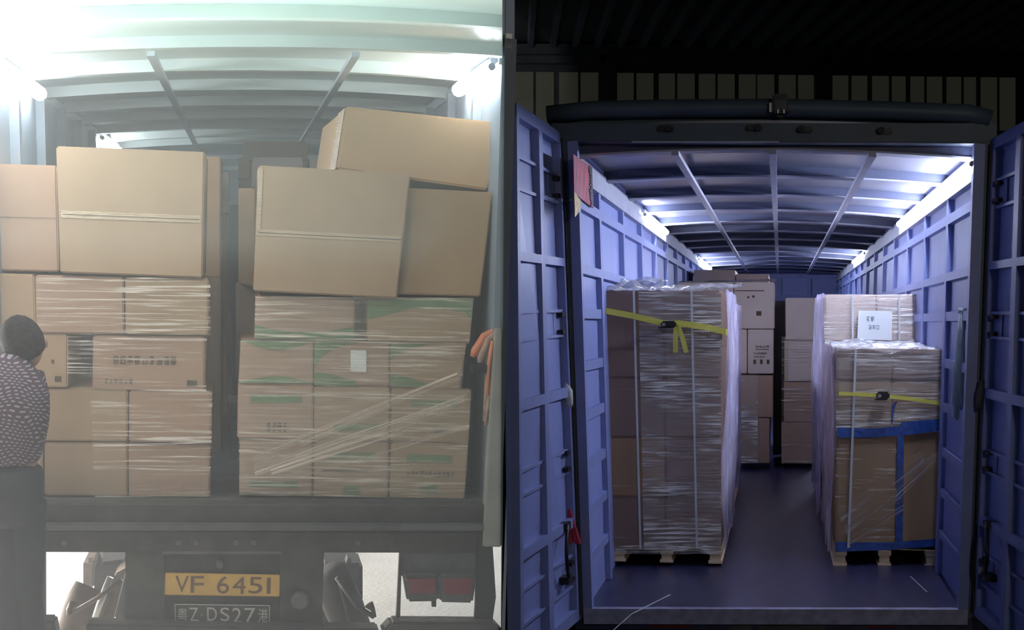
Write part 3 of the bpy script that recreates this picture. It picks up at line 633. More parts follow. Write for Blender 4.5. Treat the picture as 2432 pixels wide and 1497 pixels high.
# yellow ratchet straps
def strap(label, pts, y, wd, buckle, tails=()):
    t = thing('ratchet_strap', label, 'strap', TR, at(TR, buckle[0], buckle[1], y))
    P = [at(TR, a, b, y + (0 if len(p_) < 3 else p_[2])) for p_ in pts for a, b in [p_[:2]]]
    MB().ribbon(P, (0, .15, 1), wd).build('webbing', M_yellow, parent=t)
    c = at(TR, buckle[0], buckle[1], y - .03); w_, h_ = buckle[2], buckle[3]
    bk = MB().box(c - Vector((w_, .03, h_)), c + Vector((w_, .03, h_))).build('ratchet_buckle', M_black, parent=t, bevel=.012)
    MB().tube([c + Vector((-w_ * .6, -.035, 0)), c + Vector((-w_ * .6, -.05, 0))], h_ * .5, 8).build('ratchet_spool', M_chrome, parent=bk)
    MB().box(c + Vector((-w_ * 1.3, -.05, -h_ * 1.1)), c + Vector((w_ * .5, -.035, -h_ * .7))).build('ratchet_lever', M_black, parent=bk)
    for tl in tails: MB().ribbon([at(TR, a, b, y - .02) for a, b in tl], (1, 0, .1), .035).build('strap_tail', M_yellow, parent=t)
strap('yellow ratchet strap with hanging tails across the tall left pallet load', [(1411, 732, .5), (1436, 738), (1500, 750), (1585, 770), (1612, 768), (1680, 778), (1724, 789), (1727, 790, .3)], y1 - .06, .045, (1588, 771, .055, .026),
      [[(1606, 772), (1604, 800), (1604, 838)], [(1609, 772), (1620, 800), (1630, 838)]])
strap('yellow ratchet strap across the blue-taped right pallet load', [(1992, 935), (2082, 939), (2112, 942), (2180, 950), (2259, 963, .05)], y1 - .06, .028, (2097, 940, .045, .028))

# ================================================================ left truck
lt = thing('box_truck', 'box truck backed in on the left, rear crammed with brown cartons, yellow plate below', 'truck', TL, (HL.n[2] + HL.n[3]) / 2)
tag(truck, 'blue-grey box truck on the right with open rear doors and tube-lit hold')
L2 = 7.0
HL.bar(MB(), -.03, 1.03, -.02, L2, -.05, 0).build('cargo_floor', M_chassis2, parent=lt)
for u0, u1, s_ in ((-.03, 0, 1), (1, 1.03, -1)):
    wall = HL.bar(MB(), u0, u1, 0, L2, 0, 1.02).build('side_wall', M_lwall, parent=lt); ue = 0 if s_ > 0 else 1
    for k in range(8): HL.bar(MB(), ue, ue + s_ * .02, .5 + k * .85, .56 + k * .85, 0, .97).build('wall_post', M_lwall, parent=wall)
    for wv in (.55, .74): HL.bar(MB(), ue, ue + s_ * .022, .7, L2, wv, wv + .02).build('wall_rail', M_lwall, parent=wall)
    HL.bar(MB(), ue, ue + s_ * .006, 0, L2, .965, .99).build('top_rail', M_haze_paint, parent=wall)
roofl = HL.bar(MB(), -.03, 1.02, 0, L2, 1.0, 1.03, 14).build('roof_panel', M_lroof, parent=lt)
def edge(y, dz=0):                             # roof edge where it meets the sheet partition
    a, b = at(TL, 1193, 0, y), at(TL, 1193, 300, y); z = HL(1, y, 1).z + dz; return a.lerp(b, (z - a.z) / (b.z - a.z))
def cpt(u, y, dz):
    a = HL(-.10, y, 1); a.z += dz; p = a.lerp(edge(y, dz), u); p.z += .05 * (1 - (2 * u - 1) ** 2); return p
def cbar(y0, y1, z0, z1, name, mt, par):
    mb = MB()
    for k in range(14):
        a, b = k / 14, (k + 1) / 14
        mb.hexa([cpt(a, y0, z0), cpt(b, y0, z0), cpt(b, y0, z1), cpt(a, y0, z1), cpt(a, y1, z0), cpt(b, y1, z0), cpt(b, y1, z1), cpt(a, y1, z1)])
    return mb.build(name, mt, parent=par)
cano = cbar(-1.9, -.01, 0, .06, 'roof_canopy', M_lroof, lt)
for y in (-1.7, -.85, -.08): cbar(y, y + .07, -.05, 0, 'canopy_rib', M_lroof, cano)
for k in range(8):
    y = .75 + k * .9
    if y < L2: HL.bar(MB(), 0, 1, y, y + .07, .972, 1.0, 14).build('roof_rib', M_lroof, parent=roofl)
for u in (.30, .70): HL.bar(MB(), u - .008, u + .008, .02, L2, .963, .973).build('roof_strip', M_haze_paint, parent=roofl)
fl = HL.bar(MB(), -.02, 1.02, L2, L2 + .05, 0, 1.04).build('front_wall', M_lwall, parent=lt)
for wv in (.90, .95): HL.bar(MB(), 0, 1, L2 - .06, L2, wv, wv + .02).build('wall_rail', M_haze_paint, parent=fl)
tubelight(HL, .022, -1.3, 1.15, .958, M_tubeL, lt)
tubelight(HL, .022, 4.4, 5.9, .958, M_tubeL, lt, r=.022)
tubelight(HL, .978, .03, .95, .958, M_tubeL, lt)
def lbox(px, y, d, name, mt, parent, bev=0): return MB().quadbox(quad(TL, px, y), (0, d, 0)).build(name, mt, parent=parent, bevel=bev)
# rear frame of the left truck
lbox([(-60, 1196), (1160, 1200), (1154, 1246), (-60, 1246)], -.02, .10, 'rear_sill', M_chassis, lt, .005)
lbox([(-60, 1244), (1150, 1246), (1150, 1262), (-60, 1262)], -.05, .12, 'sill_ledge', M_chassis2, lt, .005)
lbox([(-60, 1262), (1148, 1264), (1148, 1314), (-60, 1312)], -.02, .14, 'crossmember', M_chassis, lt, .004)
lbox([(1178, 780), (1194, 780), (1192, 1300), (1147, 1300)], -.05, .08, 'rear_post', M_postgrey, lt, .006)
lbox([(-75, 100), (-45, 100), (0, 1245), (-30, 1245)], -.05, .08, 'rear_post', M_haze_paint, lt, .006)
# panels between the openings
lbox([(38, 1262), (108, 1262), (108, 1500), (60, 1500)], -.01, .03, 'chassis_panel', M_chassis2, lt)
lbox([(298, 1300), (390, 1300), (390, 1500), (298, 1500)], -.01, .05, 'chassis_panel', M_chassis, lt)
lbox([(666, 1300), (770, 1300), (764, 1500), (666, 1500)], -.01, .05, 'chassis_panel', M_chassis, lt)
lbox([(388, 1312), (668, 1312), (666, 1482), (388, 1482)], .02, .04, 'plate_recess', M_chassis, lt)
lbox([(386, 1310), (670, 1310), (670, 1317), (386, 1317)], -.02, .05, 'recess_lip', M_chassis2, lt)
lbox([(948, 1312), (955, 1312), (950, 1484), (940, 1484)], -.02, .03, 'lamp_bracket_post', M_chassis, lt)
lbox([(948, 1262), (1134, 1262), (1130, 1372), (948, 1368)], -.01, .03, 'lamp_backing_panel', M_chassis2, lt)
lbox([(1132, 1262), (1168, 1262), (1178, 1400), (1130, 1490)][:2] + [(1178, 1420), (1128, 1440)], -.03, .02, 'mud_flap', M_rubber, lt)
lbox([(1128, 1438), (1178, 1418), (1166, 1500), (1124, 1500)], -.03, .02, 'mud_flap', M_rubber, lt)
for px in ([(-60, 1476), (128, 1476), (140, 1540), (-60, 1540)], [(205, 1483), (770, 1494), (770, 1560), (200, 1560)], [(770, 1494), (900, 1494), (900, 1560), (770, 1560)]):
    lbox(px, -.10, .12, 'underrun_bar', M_chassis, lt, .01)
lbox([(930, 1478), (1176, 1480), (1200, 1506), (904, 1506)], -.10, .12, 'underrun_bar', M_chassis, lt, .012)
lbox([(-60, 1430), (-40, 1430), (-40, 1500), (-60, 1500)], -.02, .12, 'chassis_panel', M_chassis, lt)
for x in (152, 424, 466, 560, 602, 850):
    c = at(TL, x, 1290, -.03); MB().tube([c, c + Vector((0, .03, 0))], .014, 8).build('bolt_head', M_chassis2, parent=lt)
# plates and lamps
pl_ = quad(TL, [(392, 1361), (665, 1366), (664, 1418), (390, 1414)], -.005)
yp = MB().quadbox(pl_, (0, .008, 0)).build('licence_plate', M_yellowplate, parent=lt, bevel=.003); tag(yp, 'yellow plate lettered VF 6451')
for s_, r in (('V', (.09, .12, .205, .86)), ('F', (.222, .12, .335, .87)), ('6', (.45, .10, .555, .88)), ('4', (.585, .12, .70, .88)), ('5', (.725, .12, .845, .86)), ('I', (.885, .14, .918, .86))):
    vs, fs = textmesh(s_); lettering(s_, pl_, r, M_platetext, yp if False else lt, name='plate_character', off=-.003)
    vs2 = textmesh(s_)
pb_ = quad(TL, [(412, 1434), (643, 1437), (643, 1483), (414, 1483)], -.005)
bp_ = MB().quadbox(pb_, (0, .008, 0)).build('licence_plate', M_plateblack, parent=lt, bevel=.003); tag(bp_, 'black plate with pale characters and thin frame line')
for a in ((.01, .02, .99, .06), (.01, .94, .99, .98), (.01, .02, .018, .98), (.982, .02, .99, .98)): patch('plate_border', sub(pb_, *a, off=(0, -.002, 0)), M_platewhite, lt)
for s_, r in (('粤', (.04, .20, .135, .86)), ('Z', (.16, .18, .25, .86)), ('·', (.275, .5, .29, .56)), ('D', (.34, .16, .44, .82)), ('S', (.475, .16, .57, .84)), ('2', (.60, .17, .695, .93)), ('7', (.725, .17, .84, .93)), ('港', (.87, .20, .97, .90))):
    lettering(s_, pb_, r, M_platewhite, lt, name='plate_character', off=-.003)
def disc(px, r, y, d, name, mt, parent, ax=1.0):
    c = at(TL, px[0], px[1], y); n = 24; vs = []; 
    for dy, k in ((0, .75), (.01, 1), (d, 1)):
        for i in range(n): a = 2 * math.pi * i / n; vs.append(c + Vector((math.cos(a) * r * k * ax, dy, math.sin(a) * r * k)))
    fs = [tuple(range(n))] + [(j * n + i, j * n + (i + 1) % n, (j + 1) * n + (i + 1) % n, (j + 1) * n + i) for j in range(2) for i in range(n)] + [tuple(2 * n + i for i in range(n))]
    return MB().add(vs, fs).build(name, mt, parent=parent, smooth=False)
disc((713, 1431), .043, -.06, .05, 'round_lamp', M_chassis2, lt, 1.05)
disc((522, 1343), .020, -.02, .04, 'plate_lamp', M_chassis2, lt)
for tl_, lab in (([(957, 1368), (1043, 1368), (1043, 1430), (968, 1431)], 1), ([(1045, 1368), (1132, 1370), (1124, 1434), (1045, 1432)], 1), ([(-50, 1352), (12, 1352), (14, 1424), (-50, 1424)], 1)):
    q = quad(TL, tl_, -.07); h = MB().quadbox(q, (0, .07, 0)).build('tail_lamp', M_chassis2, parent=lt, bevel=.012)
    MB().quadbox(sub(q, .10, .08, .90, .66, off=(0, -.008, 0)), (0, .01, 0)).build('red_lens', M_red, parent=h, bevel=.003)
lbox((1026, 1430, 1036, 1442), -.05, .03, 'lamp_clip', M_chassis, lt)
# running gear seen through the openings
def lt_tube(pts, r, name, mt, n=10): return MB().tube([at(TL, a, b, y) for a, b, y in pts], r, n).build(name, mt, parent=lt, smooth=True)
MB().quadbox(quad(TL, [(196, 1330), (232, 1326), (228, 1406), (196, 1410)], 1.4), (0, .4, 0)).build('air_tank_bracket', M_brownsteel, parent=lt, bevel=.03)
MB().quadbox(quad(TL, [(225, 1340), (300, 1330), (300, 1500), (222, 1410)], .9), (0, .35, 0)).build('spring_hanger', M_rubber, parent=lt, bevel=.02)
MB().quadbox(quad(TL, [(236, 1312), (228, 1338), (246, 1350), (246, 1330)][:1] + [(242, 1330), (240, 1352), (226, 1352)], .8), (0, .1, 0)).build('spring_hanger', M_rubber, parent=lt)
lt_tube([(150, 1540, .5), (190, 1460, .55), (222, 1400, .6)], [.10, .11, .10], 'air_bellow', M_brownsteel, 18)
lt_tube([(214, 1500, .42), (235, 1440, .42), (262, 1372, .42)], .018, 'brake_hose', M_chrome, 6)
lt_tube([(290, 1378, .30), (230, 1422, .30), (165, 1460, .30)], .012, 'control_rod', M_brownsteel, 8)
lt_tube([(165, 1460, .30), (163, 1448, .30), (175, 1430, .30)], [.014, .012, .02], 'rod_end', M_brownsteel, 8)
MB().quadbox(quad(TL, [(272, 1365), (300, 1350), (262, 1500), (232, 1500)], .6), (0, .2, 0)).build('suspension_arm', M_brownsteel, parent=lt, bevel=.01)
MB().quadbox(quad(TL, [(764, 1338), (862, 1340), (862, 1432), (764, 1500)], .9), (0, .35, 0)).build('spring_hanger', M_rubber, parent=lt, bevel=.02)
MB().quadbox(quad(TL, [(826, 1326), (834, 1326), (836, 1350), (818, 1350)], .9), (0, .1, 0)).build('spring_hanger', M_rubber, parent=lt)
lt_tube([(780, 1360, .5), (812, 1430, .55), (855, 1540, .6)], [.10, .11, .10], 'air_bellow', M_chassis, 18)
lt_tube([(800, 1372, .30), (848, 1440, .30), (888, 1466, .30)], .014, 'control_rod', M_chassis, 8)
lt_tube([(888, 1466, .30), (886, 1450, .30), (876, 1436, .30)], [.014, .012, .026], 'rod_end', M_chassis, 8)
lt_tube([(806, 1380, .4), (832, 1480, .4)], .012, 'brake_hose', M_chassis, 6)
for xx in (-.78, .78):
    c = Vector((HL(.5, 4.2, 0).x + xx, 4.2, HL(.5, 4.2, 0).z)); gz = (TL @ c).z; rr = .42; cz = c - Vector((0, 0, gz - rr - .0))
    wh = MB().tube([cz + Vector((-.13, 0, 0)), cz + Vector((-.11, 0, 0)), cz + Vector((.11, 0, 0)), cz + Vector((.13, 0, 0))], [rr * .93, rr, rr, rr * .93], 32).build('wheel', M_rubber, parent=lt)
    MB().tube([cz + Vector((-.14, 0, 0)), cz + Vector((.14, 0, 0))], .2, 20).build('wheel_rim', M_chassis2, parent=wh)
# straps bundle on the right post
sb_ = thing('strap_bundle', 'orange and tan webbing straps draped on the left truck\'s right rear post', 'straps', TL, at(TL, 1165, 1010, .05))
for k, (pts, mt_, r) in enumerate([([(1182, 786), (1150, 800), (1128, 835), (1122, 848)], M_orange, .022), ([(1186, 786), (1160, 806), (1142, 850), (1140, 872)], M_straptan, .020),
        ([(1188, 790), (1170, 830), (1158, 900), (1150, 1000)], M_straptan, .014), ([(1190, 796), (1176, 850), (1164, 930), (1152, 1012)], M_redcloth if False else M_straptan, .012), ([(1170, 810), (1160, 870), (1158, 940)], M_orange, .010)]):
    MB().tube([at(TL, a, b, .04 - .012 * k) for a, b in pts], [r] * (len(pts) - 1) + [r * .6], 8).build('strap_fold', mt_, parent=sb_, smooth=True)
MB().box(at(TL, 1118, 872, .0) - Vector((.0, .02, .03)), at(TL, 1158, 872, .0) + Vector((0, .02, .02))).build('ratchet_buckle', M_black, parent=sb_, bevel=.008)

# ---------------------------------------------------------------- cartons in the left truck
Y = .13
LS, RS, BG = 'cartons stacked in the left half of the left truck', 'cartons stacked in the right half of the left truck', 'cartons deeper inside the left truck'
carton(TL, [(-10, 1050), (101, 1050), (102, 1178), (-10, 1176)], Y, .5, 'carton half hidden by the worker, leftmost of the bottom row', 0, LS)
carton(TL, [(105, 1051), (302, 1052), (302, 1180), (106, 1178)], Y, .5, 'plain carton in the bottom row, just right of the worker\'s trousers', 0, LS)
carton(TL, [(305, 1052), (499, 1055), (497, 1181), (306, 1180)], Y, .5, 'film-wrapped carton at the right end of the left stack\'s bottom row', 2, LS)
carton(TL, [(-10, 922), (96, 924), (96, 1047), (-10, 1047)], Y, .5, 'carton hidden behind the worker\'s back in the second row', 0, LS)
carton(TL, [(99, 924), (304, 927), (303, 1049), (99, 1048)], Y, .5, 'plain carton in the second row beside the worker\'s elbow', 0, LS)
carton(TL, [(307, 929), (503, 931), (501, 1053), (306, 1050)], Y - .02, .5, 'film-wrapped carton jutting out at the right end of the second row', 2, LS)
carton(TL, [(-10, 793), (161, 795), (161, 922), (-10, 920)], Y, .5, 'carton just right of the worker\'s head, small dark printed box on it', 0, LS, marks=[('ink', .82, .78, .91, .88), ('ink', .77, .47, .81, .54)])
t = carton(TL, [(221, 797), (487, 800), (486, 930), (219, 925)], Y, .5, 'wide carton printed with a dark line of characters above a row of small marks', 2, LS, marks=[('ink', .84, .80, .93, .91)])
q = quad(TL, [(221, 797), (487, 800), (486, 930), (219, 925)], Y)
strokes('carton_lettering', q, (.17, .37, .75, .52), 9, M_ink, t, 12); strokes('carton_lettering', q, (.10, .80, .36, .88), 6, M_ink, t, 13)
vo = carton(TL, [(163, 796), (219, 797), (219, 922), (163, 922)], Y + .9, .2, 'added dark block for the shaded void in the slot left of the printed wide carton', 5, LS)
vo.data.materials[0] = M_dark  # dark block painted in for the shade of an empty slot
carton(TL, [(-10, 650), (81, 653), (85, 792), (-10, 790)], Y, .5, 'carton at the left frame edge directly above the worker\'s head', 0, LS)
carton(TL, [(83, 654), (293, 658), (295, 794), (86, 792)], Y, .5, 'film-wrapped carton in the fourth row with a faint red mark at its lower right', 2, LS)
carton(TL, [(297, 660), (496, 663), (494, 797), (298, 795)], Y - .01, .5, 'film-wrapped carton at the right end of the fourth row', 0, LS)
carton(TL, [(-13, 389), (134, 393), (140, 646), (-13, 643)], Y + .05, .6, 'large blank carton at the upper left frame edge', 2, LS, marks=[('seam', .02, .49, .98, .493)])
carton(TL, [(133, 347), (486, 361), (481, 661), (143, 648)], Y - .03, .62, 'large carton on top of the left stack, taped across the middle', 0, LS, marks=[('tape', .02, .50, .98, .56), ('seam', .03, .53, .97, .536)])
# right half
def arc(v0, v1, d, up):  # green arc band along top or bottom
    n = 8; a = [(i / n, v0 + (d * math.sin(math.pi * i / n) if up else 0)) for i in range(n + 1)]; b = [(i / n, v1 + (0 if up else -d * math.sin(math.pi * i / n))) for i in range(n, -1, -1)]
    return [('poly', [(min(.99, max(.01, x)), y) for x, y in a + b])]
def corner(pts): return [('poly', pts)]
carton(TL, [(570, 1046), (742, 1047), (740, 1179), (568, 1173)], Y, .5, 'wrapped carton in the bottom row with a green band near its base', 2, RS, marks=[('band', .14, .74, .80, .86), ('ink', .40, .22, .60, .23), ('ink', .40, .40, .60, .42)])
carton(TL, [(747, 1050), (923, 1051), (921, 1183), (745, 1180)], Y, .5, 'wrapped carton in the middle of the right stack\'s bottom row', 0, RS, marks=[('band', .20, .19, .82, .31), ('ink', .10, .50, .75, .53), ('band', .40, .80, .62, .96)])
t = carton(TL, [(930, 1052), (1112, 1056), (1102, 1186), (926, 1183)], Y, .5, 'wrapped carton at the right end of the right stack\'s bottom row', 3, RS, marks=[('band', .20, .20, .80, .34), ('band', .40, .74, .62, .90)])
strokes('carton_lettering', quad(TL, [(930, 1052), (1112, 1056), (1102, 1186), (926, 1183)], Y), (.2, .50, .85, .60), 11, M_ink, t, 15)
t = carton(TL, [(565, 911), (745, 914), (743, 1045), (563, 1042)], Y, .5, 'carton with a green band near its top and small blurred print below', 2, RS, marks=[('band', .17, .19, .84, .34)])
strokes('carton_lettering', quad(TL, [(565, 911), (745, 914), (743, 1045), (563, 1042)], Y), (.38, .70, .66, .86), 4, M_ink, t, 16)
carton(TL, [(747, 917), (925, 919), (923, 1048), (746, 1047)], Y, .5, 'carton crossed by twisted film, middle of the right stack\'s second row', 0, RS, marks=[('band', .25, .68, .85, .82)])
carton(TL, [(931, 922), (1119, 926), (1114, 1052), (928, 1049)], Y, .5, 'carton crossed by twisted film, right end of the right stack\'s second row', 3, RS, marks=[('band', .25, .22, .85, .34), ('ink', .55, .70, .75, .84)])
carton(TL, [(572, 808), (744, 811), (744, 911), (567, 909)], Y, .5, 'green-edged wrapped carton just left of the one with the white note', 2, RS, marks=arc(.0, .0, .22, True) + arc(1.0, 1.0, .16, False))
carton(TL, [(747, 812), (924, 814), (925, 917), (746, 915)], Y, .5, 'green-edged carton carrying the small white note', 2, RS, marks=[('paper', .48, .18, .69, .68)] + corner([(.0, .0), (.62, .0), (.3, .12), (.12, .3), (.0, .6)]) + corner([(0, .7), (.25, .75), (.55, .9), (.55, 1), (0, 1)]))
carton(TL, [(927, 814), (1108, 816), (1092, 926), (927, 919)], Y, .5, 'torn-edged wrapped carton at the right end of the third row', 3, RS, marks=corner([(0, .02), (.5, .02), (.2, .16), (0, .4)]) + corner([(0, .7), (.2, .75), (.55, .92), (.3, .98), (0, .95)]))
carton(TL, [(608, 702), (843, 708), (841, 808), (604, 804)], Y, .5, 'wrapped carton with a green curved base under the leaning taped carton', 2, RS, marks=corner([(0, .68), (.15, .78), (.4, .84), (.7, .82), (1, .68), (1, .99), (0, .99)]))
carton(TL, [(874, 712), (1124, 708), (1116, 816), (873, 811)], Y, .5, 'wrapped carton with a green rim along its top and upper right edge', 3, RS, marks=corner([(.0, .01), (1, .01), (1, .5), (.92, .3), (.75, .24), (.4, .22), (.15, .38), (0, .46)]))
carton(TL, [(843, 712), (874, 712), (873, 811), (842, 808)], Y + .4, .1, 'dark carton seen in the slot between the two fourth-row cartons', 5, RS)
carton(TL, [(614, 393), (976, 412), (943, 709), (602, 692)], Y - .07, .55, 'large leaning carton taped across the middle, on top of the right stack', 0, RS, marks=[('tape', .01, .50, .98, .55), ('seam', .02, .525, .98, .531), ('tape', .0, .02, .03, .55)])
carton(TL, [(960, 446), (1171, 457), (1141, 705), (945, 699)], Y + .0, .5, 'large plain carton leaning at the far right behind the taped one', 3, RS)
# the topmost carton, turned so its left side shows
q = quad(TL, [(823, 252), (1196, 292), (1160, 452), (800, 402)], Y + .12)
dvec = at(TL, 766, 301, Y + .9) - q[0]
t = thing('cardboard_carton', 'very large carton topmost on the right, tilted, pale left side showing', 'box', TL, (q[2] + q[3]) / 2, RS)
MB().quadbox(q, dvec).build('carton_body', CB[3], parent=t, bevel=.01)
sq_ = [q[0] + dvec, q[0], q[3], q[3] + dvec]
n_ = Vector((-.004, -.001, 0)); MB().quadbox([p + n_ for p in (bil(sq_, .72, .02), bil(sq_, .97, .02), bil(sq_, .97, .98), bil(sq_, .72, .98))], (.001, 0, 0)).build('tape_strip', M_tape, parent=t)
carton(TL, [(566, 447), (608, 447), (606, 682), (566, 674)], 1.25, .6, 'dark carton face just left of and behind the leaning taped carton', 1, BG)
carton(TL, (560, 676, 640, 900), 1.5, .6, 'wrapped cartons stacked behind the right stack, edge facing the gap', 5, BG)
# deeper rows
carton(TL, [(380, 372), (524, 372), (524, 660), (380, 660)], 1.7, .9, 'carton edge visible just right of the top left carton', 1, BG)
carton(TL, [(420, 662), (526, 662), (524, 1170), (420, 1170)], 1.5, .9, 'film-shiny carton edge in the gap between the two stacks', 5, BG)
carton(TL, [(500, 409), (544, 409), (544, 505), (500, 505)], 3.2, .5, 'small pale carton standing inside the gap between the stacks', 4, BG)
carton(TL, [(440, 507), (541, 507), (540, 1060), (440, 1060)], 3.2, .6, 'tall film-wrapped cartons deep in the gap, left side', 5, BG)
g_ = carton(TL, [(532, 486), (572, 486), (572, 1120), (532, 1120)], 4.3, .4, 'added dark block imitating shade at the far end of the gap between the stacks', 5, BG); g_.data.materials[0] = M_dark  # block added only to darken the gap
carton(TL, [(577, 336), (731, 336), (731, 380), (577, 380)], 4.4, .6, 'carton highest of those deep inside, between the two stacks', 3, BG)
carton(TL, [(600, 374), (718, 374), (722, 470), (600, 470)], 3.3, .6, 'pale carton top showing above the leaning taped carton', 4, BG)
carton(TL, [(566, 374), (592, 374), (592, 424), (566, 424)], 3.8, .5, 'small carton at the right side of the gap, deep inside', 3, BG)
carton(TL, [(570, 382), (731, 382), (731, 700), (570, 700)], 4.5, .7, 'carton stack deep inside carrying the highest deep carton', 1, BG)
carton(TL, [(567, 426), (606, 426), (606, 1000), (567, 1000)], 3.8, .5, 'tall carton edge under the small deep carton at the gap', 1, BG)
carton(TL, [(736, 378), (764, 378), (764, 470), (736, 470)], 3.4, .5, 'pale sliver of carton left of the tilted topmost carton', 4, BG)
carton(TL, [(150, 400), (440, 400), (440, 1060), (150, 1060)], 3.0, .6, 'carton wall hidden behind the left stack', 1, BG)
# film over the stacks
def lfilm(px, mt, seed, nx=60, ny=50, amp=.012, lab='', y=Y - .055, fs=(2, 9)): return grid(TL, 'stretch_film', quad(TL, px, y), nx, ny, amp, mt, seed=seed, fs=fs, label=lab, cat='plastic film')
lfilm([(86, 654), (500, 660), (500, 800), (86, 794)], F_left, 2, lab='clear stretch film over the left stack\'s fourth row')
lfilm([(160, 796), (492, 798), (490, 932), (160, 926)], F_left, 4, lab='clear stretch film over the printed wide carton and the dark slot')
lfilm([(215, 926), (505, 930), (500, 1182), (225, 1182)], F_left, 6, ny=80, lab='clear stretch film over the two lowest rows of the left stack')
lfilm([(606, 704), (1126, 708), (1114, 818), (604, 808)], F_mid, 9, lab='clear stretch film over the right stack\'s fourth row')
lfilm([(570, 808), (1108, 816), (1094, 924), (566, 912)], F_mid, 12, lab='clear stretch film over the row with the white note')
lfilm([(566, 914), (1120, 924), (1104, 1186), (568, 1176)], F_mid, 15, nx=70, ny=80, lab='clear stretch film over the two lowest rows of the right stack')
lfilm([(600, 1080), (1085, 885), (1112, 955), (606, 1134)], F_diag, 18, ny=30, y=Y - .085, fs=(2, 14), lab='twisted diagonal film band rising across the right stack, upper strand')
lfilm([(640, 1098), (1100, 940), (1116, 1020), (650, 1152)], F_diag, 21, ny=30, y=Y - .095, fs=(2, 14), lab='twisted diagonal film band rising across the right stack, lower strand')
lfilm([(700, 1000), (925, 905), (930, 970), (715, 1060)], F_diag, 24, ny=30, y=Y - .10, fs=(2, 14), lab='twisted diagonal film band nearest the middle of the right stack')
F_gap = film('stretch_film_gap', 6, 26, .18, .6, .5, .68, (.75, .75, .80), .15, 4, 6, bump=1.0)
x1_ = at(TL, 527, 900, 1.5).x + .045
grid(TL, 'stretch_film', [(x1_, 1.2, .95), (x1_, 3.2, .95), (x1_, 3.2, -.9 + HL.n[3].z * 0), (x1_, 1.2, -.9)], 40, 60, .03, F_gap, seed=27, fs=(3, 6), label='glossy film on the left wall of the gap between the stacks', cat='plastic film')

# ---------------------------------------------------------------- worker
def skin_fig(name, pts, edges, radii, mt, parent, sub_=2, root=0):
    b = BASE[parent.name]; me = bpy.data.meshes.new(name); me.from_pydata([Vector(p) - b for p in pts], edges, []); me.update()
    o = bpy.data.objects.new(name, me); C.objects.link(o); BASE[o.name] = b; o.parent = parent
    sk = o.modifiers.new('Skin', 'SKIN'); sk.use_smooth_shade = True
    sv = me.skin_vertices[0].data if me.skin_vertices else None
    if sv is None:
        bpy.context.view_layer.objects.active = o; o.select_set(True); bpy.ops.mesh.customdata_skin_add(); sv = me.skin_vertices[0].data
    for i, r in enumerate(radii):
        sv[i].radius = (r, r) if not hasattr(r, '__len__') else r; sv[i].use_root = (i == root)
    ss = o.modifiers.new('Subdivision', 'SUBSURF'); ss.levels = sub_; ss.render_levels = sub_
    me.materials.append(mt); return o
def ellipsoid(c, r, n=20, m=14, rot=None, f=None):
    mb = MB(); vs = []; fs = []
    for j in range(m + 1):
        ph = math.pi * j / m
        for i in range(n):
            th = 2 * math.pi * i / n; p = Vector((math.sin(ph) * math.cos(th), math.sin(ph) * math.sin(th), math.cos(ph)))
            if f: p = f(p)
            p = Vector((p.x * r[0], p.y * r[1], p.z * r[2]))
            if rot: p = rot @ p
            vs.append(Vector(c) + p)
    for j in range(m):
        for i in range(n): fs.append((j * n + i, j * n + (i + 1) % n, (j + 1) * n + (i + 1) % n, (j + 1) * n + i))
    return mb.add(vs, fs)
YW = -.62
def wp(u, v, dy=0): return at(TL, u, v, YW + dy)
gnd = (TL.inverted() @ Vector((-1.9, 5.4, 0)))
ft = at(TL, 52, 1497, YW)
def ground_at(x, y):
    p = Vector((x, y, -1)); 
    for _ in range(3): p.z -= (TL @ p).z
    return p
footL, footR = ground_at(wp(10, 1497).x, YW + .02), ground_at(wp(72, 1497).x, YW + .10)
wk = thing('person', 'person in dark dashed shirt and dark trousers, back turned, head bent, loading cartons', 'person', TL, (footL + footR) / 2)
P_ = lambda u, v, dy=0: wp(u, v, dy)
pts = [P_(40, 1120), P_(32, 1010, .02), P_(24, 925, .05), P_(30, 868, .07), P_(44, 842, .09), P_(56, 815, .12),            # 0-5 spine, neck, head
       P_(-48, 900, .06), P_(-80, 985, .12), P_(-60, 1010, .34), P_(80, 905, .08), P_(80, 1000, .16), P_(52, 1040, .40),      # arms
       P_(12, 1150), P_(24, 1330, .05), footL + Vector((0, .02, .09)), P_(68, 1150), P_(66, 1330, .06), footR + Vector((0, .02, .09))]
ed = [(0, 1), (1, 2), (2, 3), (3, 4), (4, 5), (2, 6), (6, 7), (7, 8), (2, 9), (9, 10), (10, 11), (0, 12), (12, 13), (13, 14), (0, 15), (15, 16), (16, 17)]
hk = lambda p, side: None
body = skin_fig('body', pts, ed, [.08, .085, .09, .055, .055, .075, .045, .038, .026, .045, .038, .026, .055, .05, .035, .055, .05, .035], M_skin, wk)
for hp, s_ in ((pts[8], -1), (pts[11], 1)):    # hands resting on the carton, five fingers each
    fp = [hp, hp + Vector((0, .05, .005))]; fe = [(0, 1)]; fr = [.026, .034]
    for k, (dx, ln) in enumerate(((-.03, .06), (-.01, .075), (.01, .07), (.03, .055))):
        i = len(fp); fp += [hp + Vector((dx, .085, .004)), hp + Vector((dx * 1.1, .085 + ln * .6, -.002)), hp + Vector((dx * 1.15, .085 + ln, -.02))]
        fe += [(1, i), (i, i + 1), (i + 1, i + 2)]; fr += [.011, .009, .008]
    i = len(fp); fp += [hp + Vector((-s_ * .035, .045, 0)), hp + Vector((-s_ * .055, .075, -.012))]; fe += [(1, i), (i, i + 1)]; fr += [.012, .009]
    skin_fig('hand', fp, fe, fr, M_skin, wk, 1)
rot = Matrix.Rotation(math.radians(-12), 3, 'Y') @ Matrix.Rotation(math.radians(28), 3, 'X')
hc = P_(57, 816, .14)
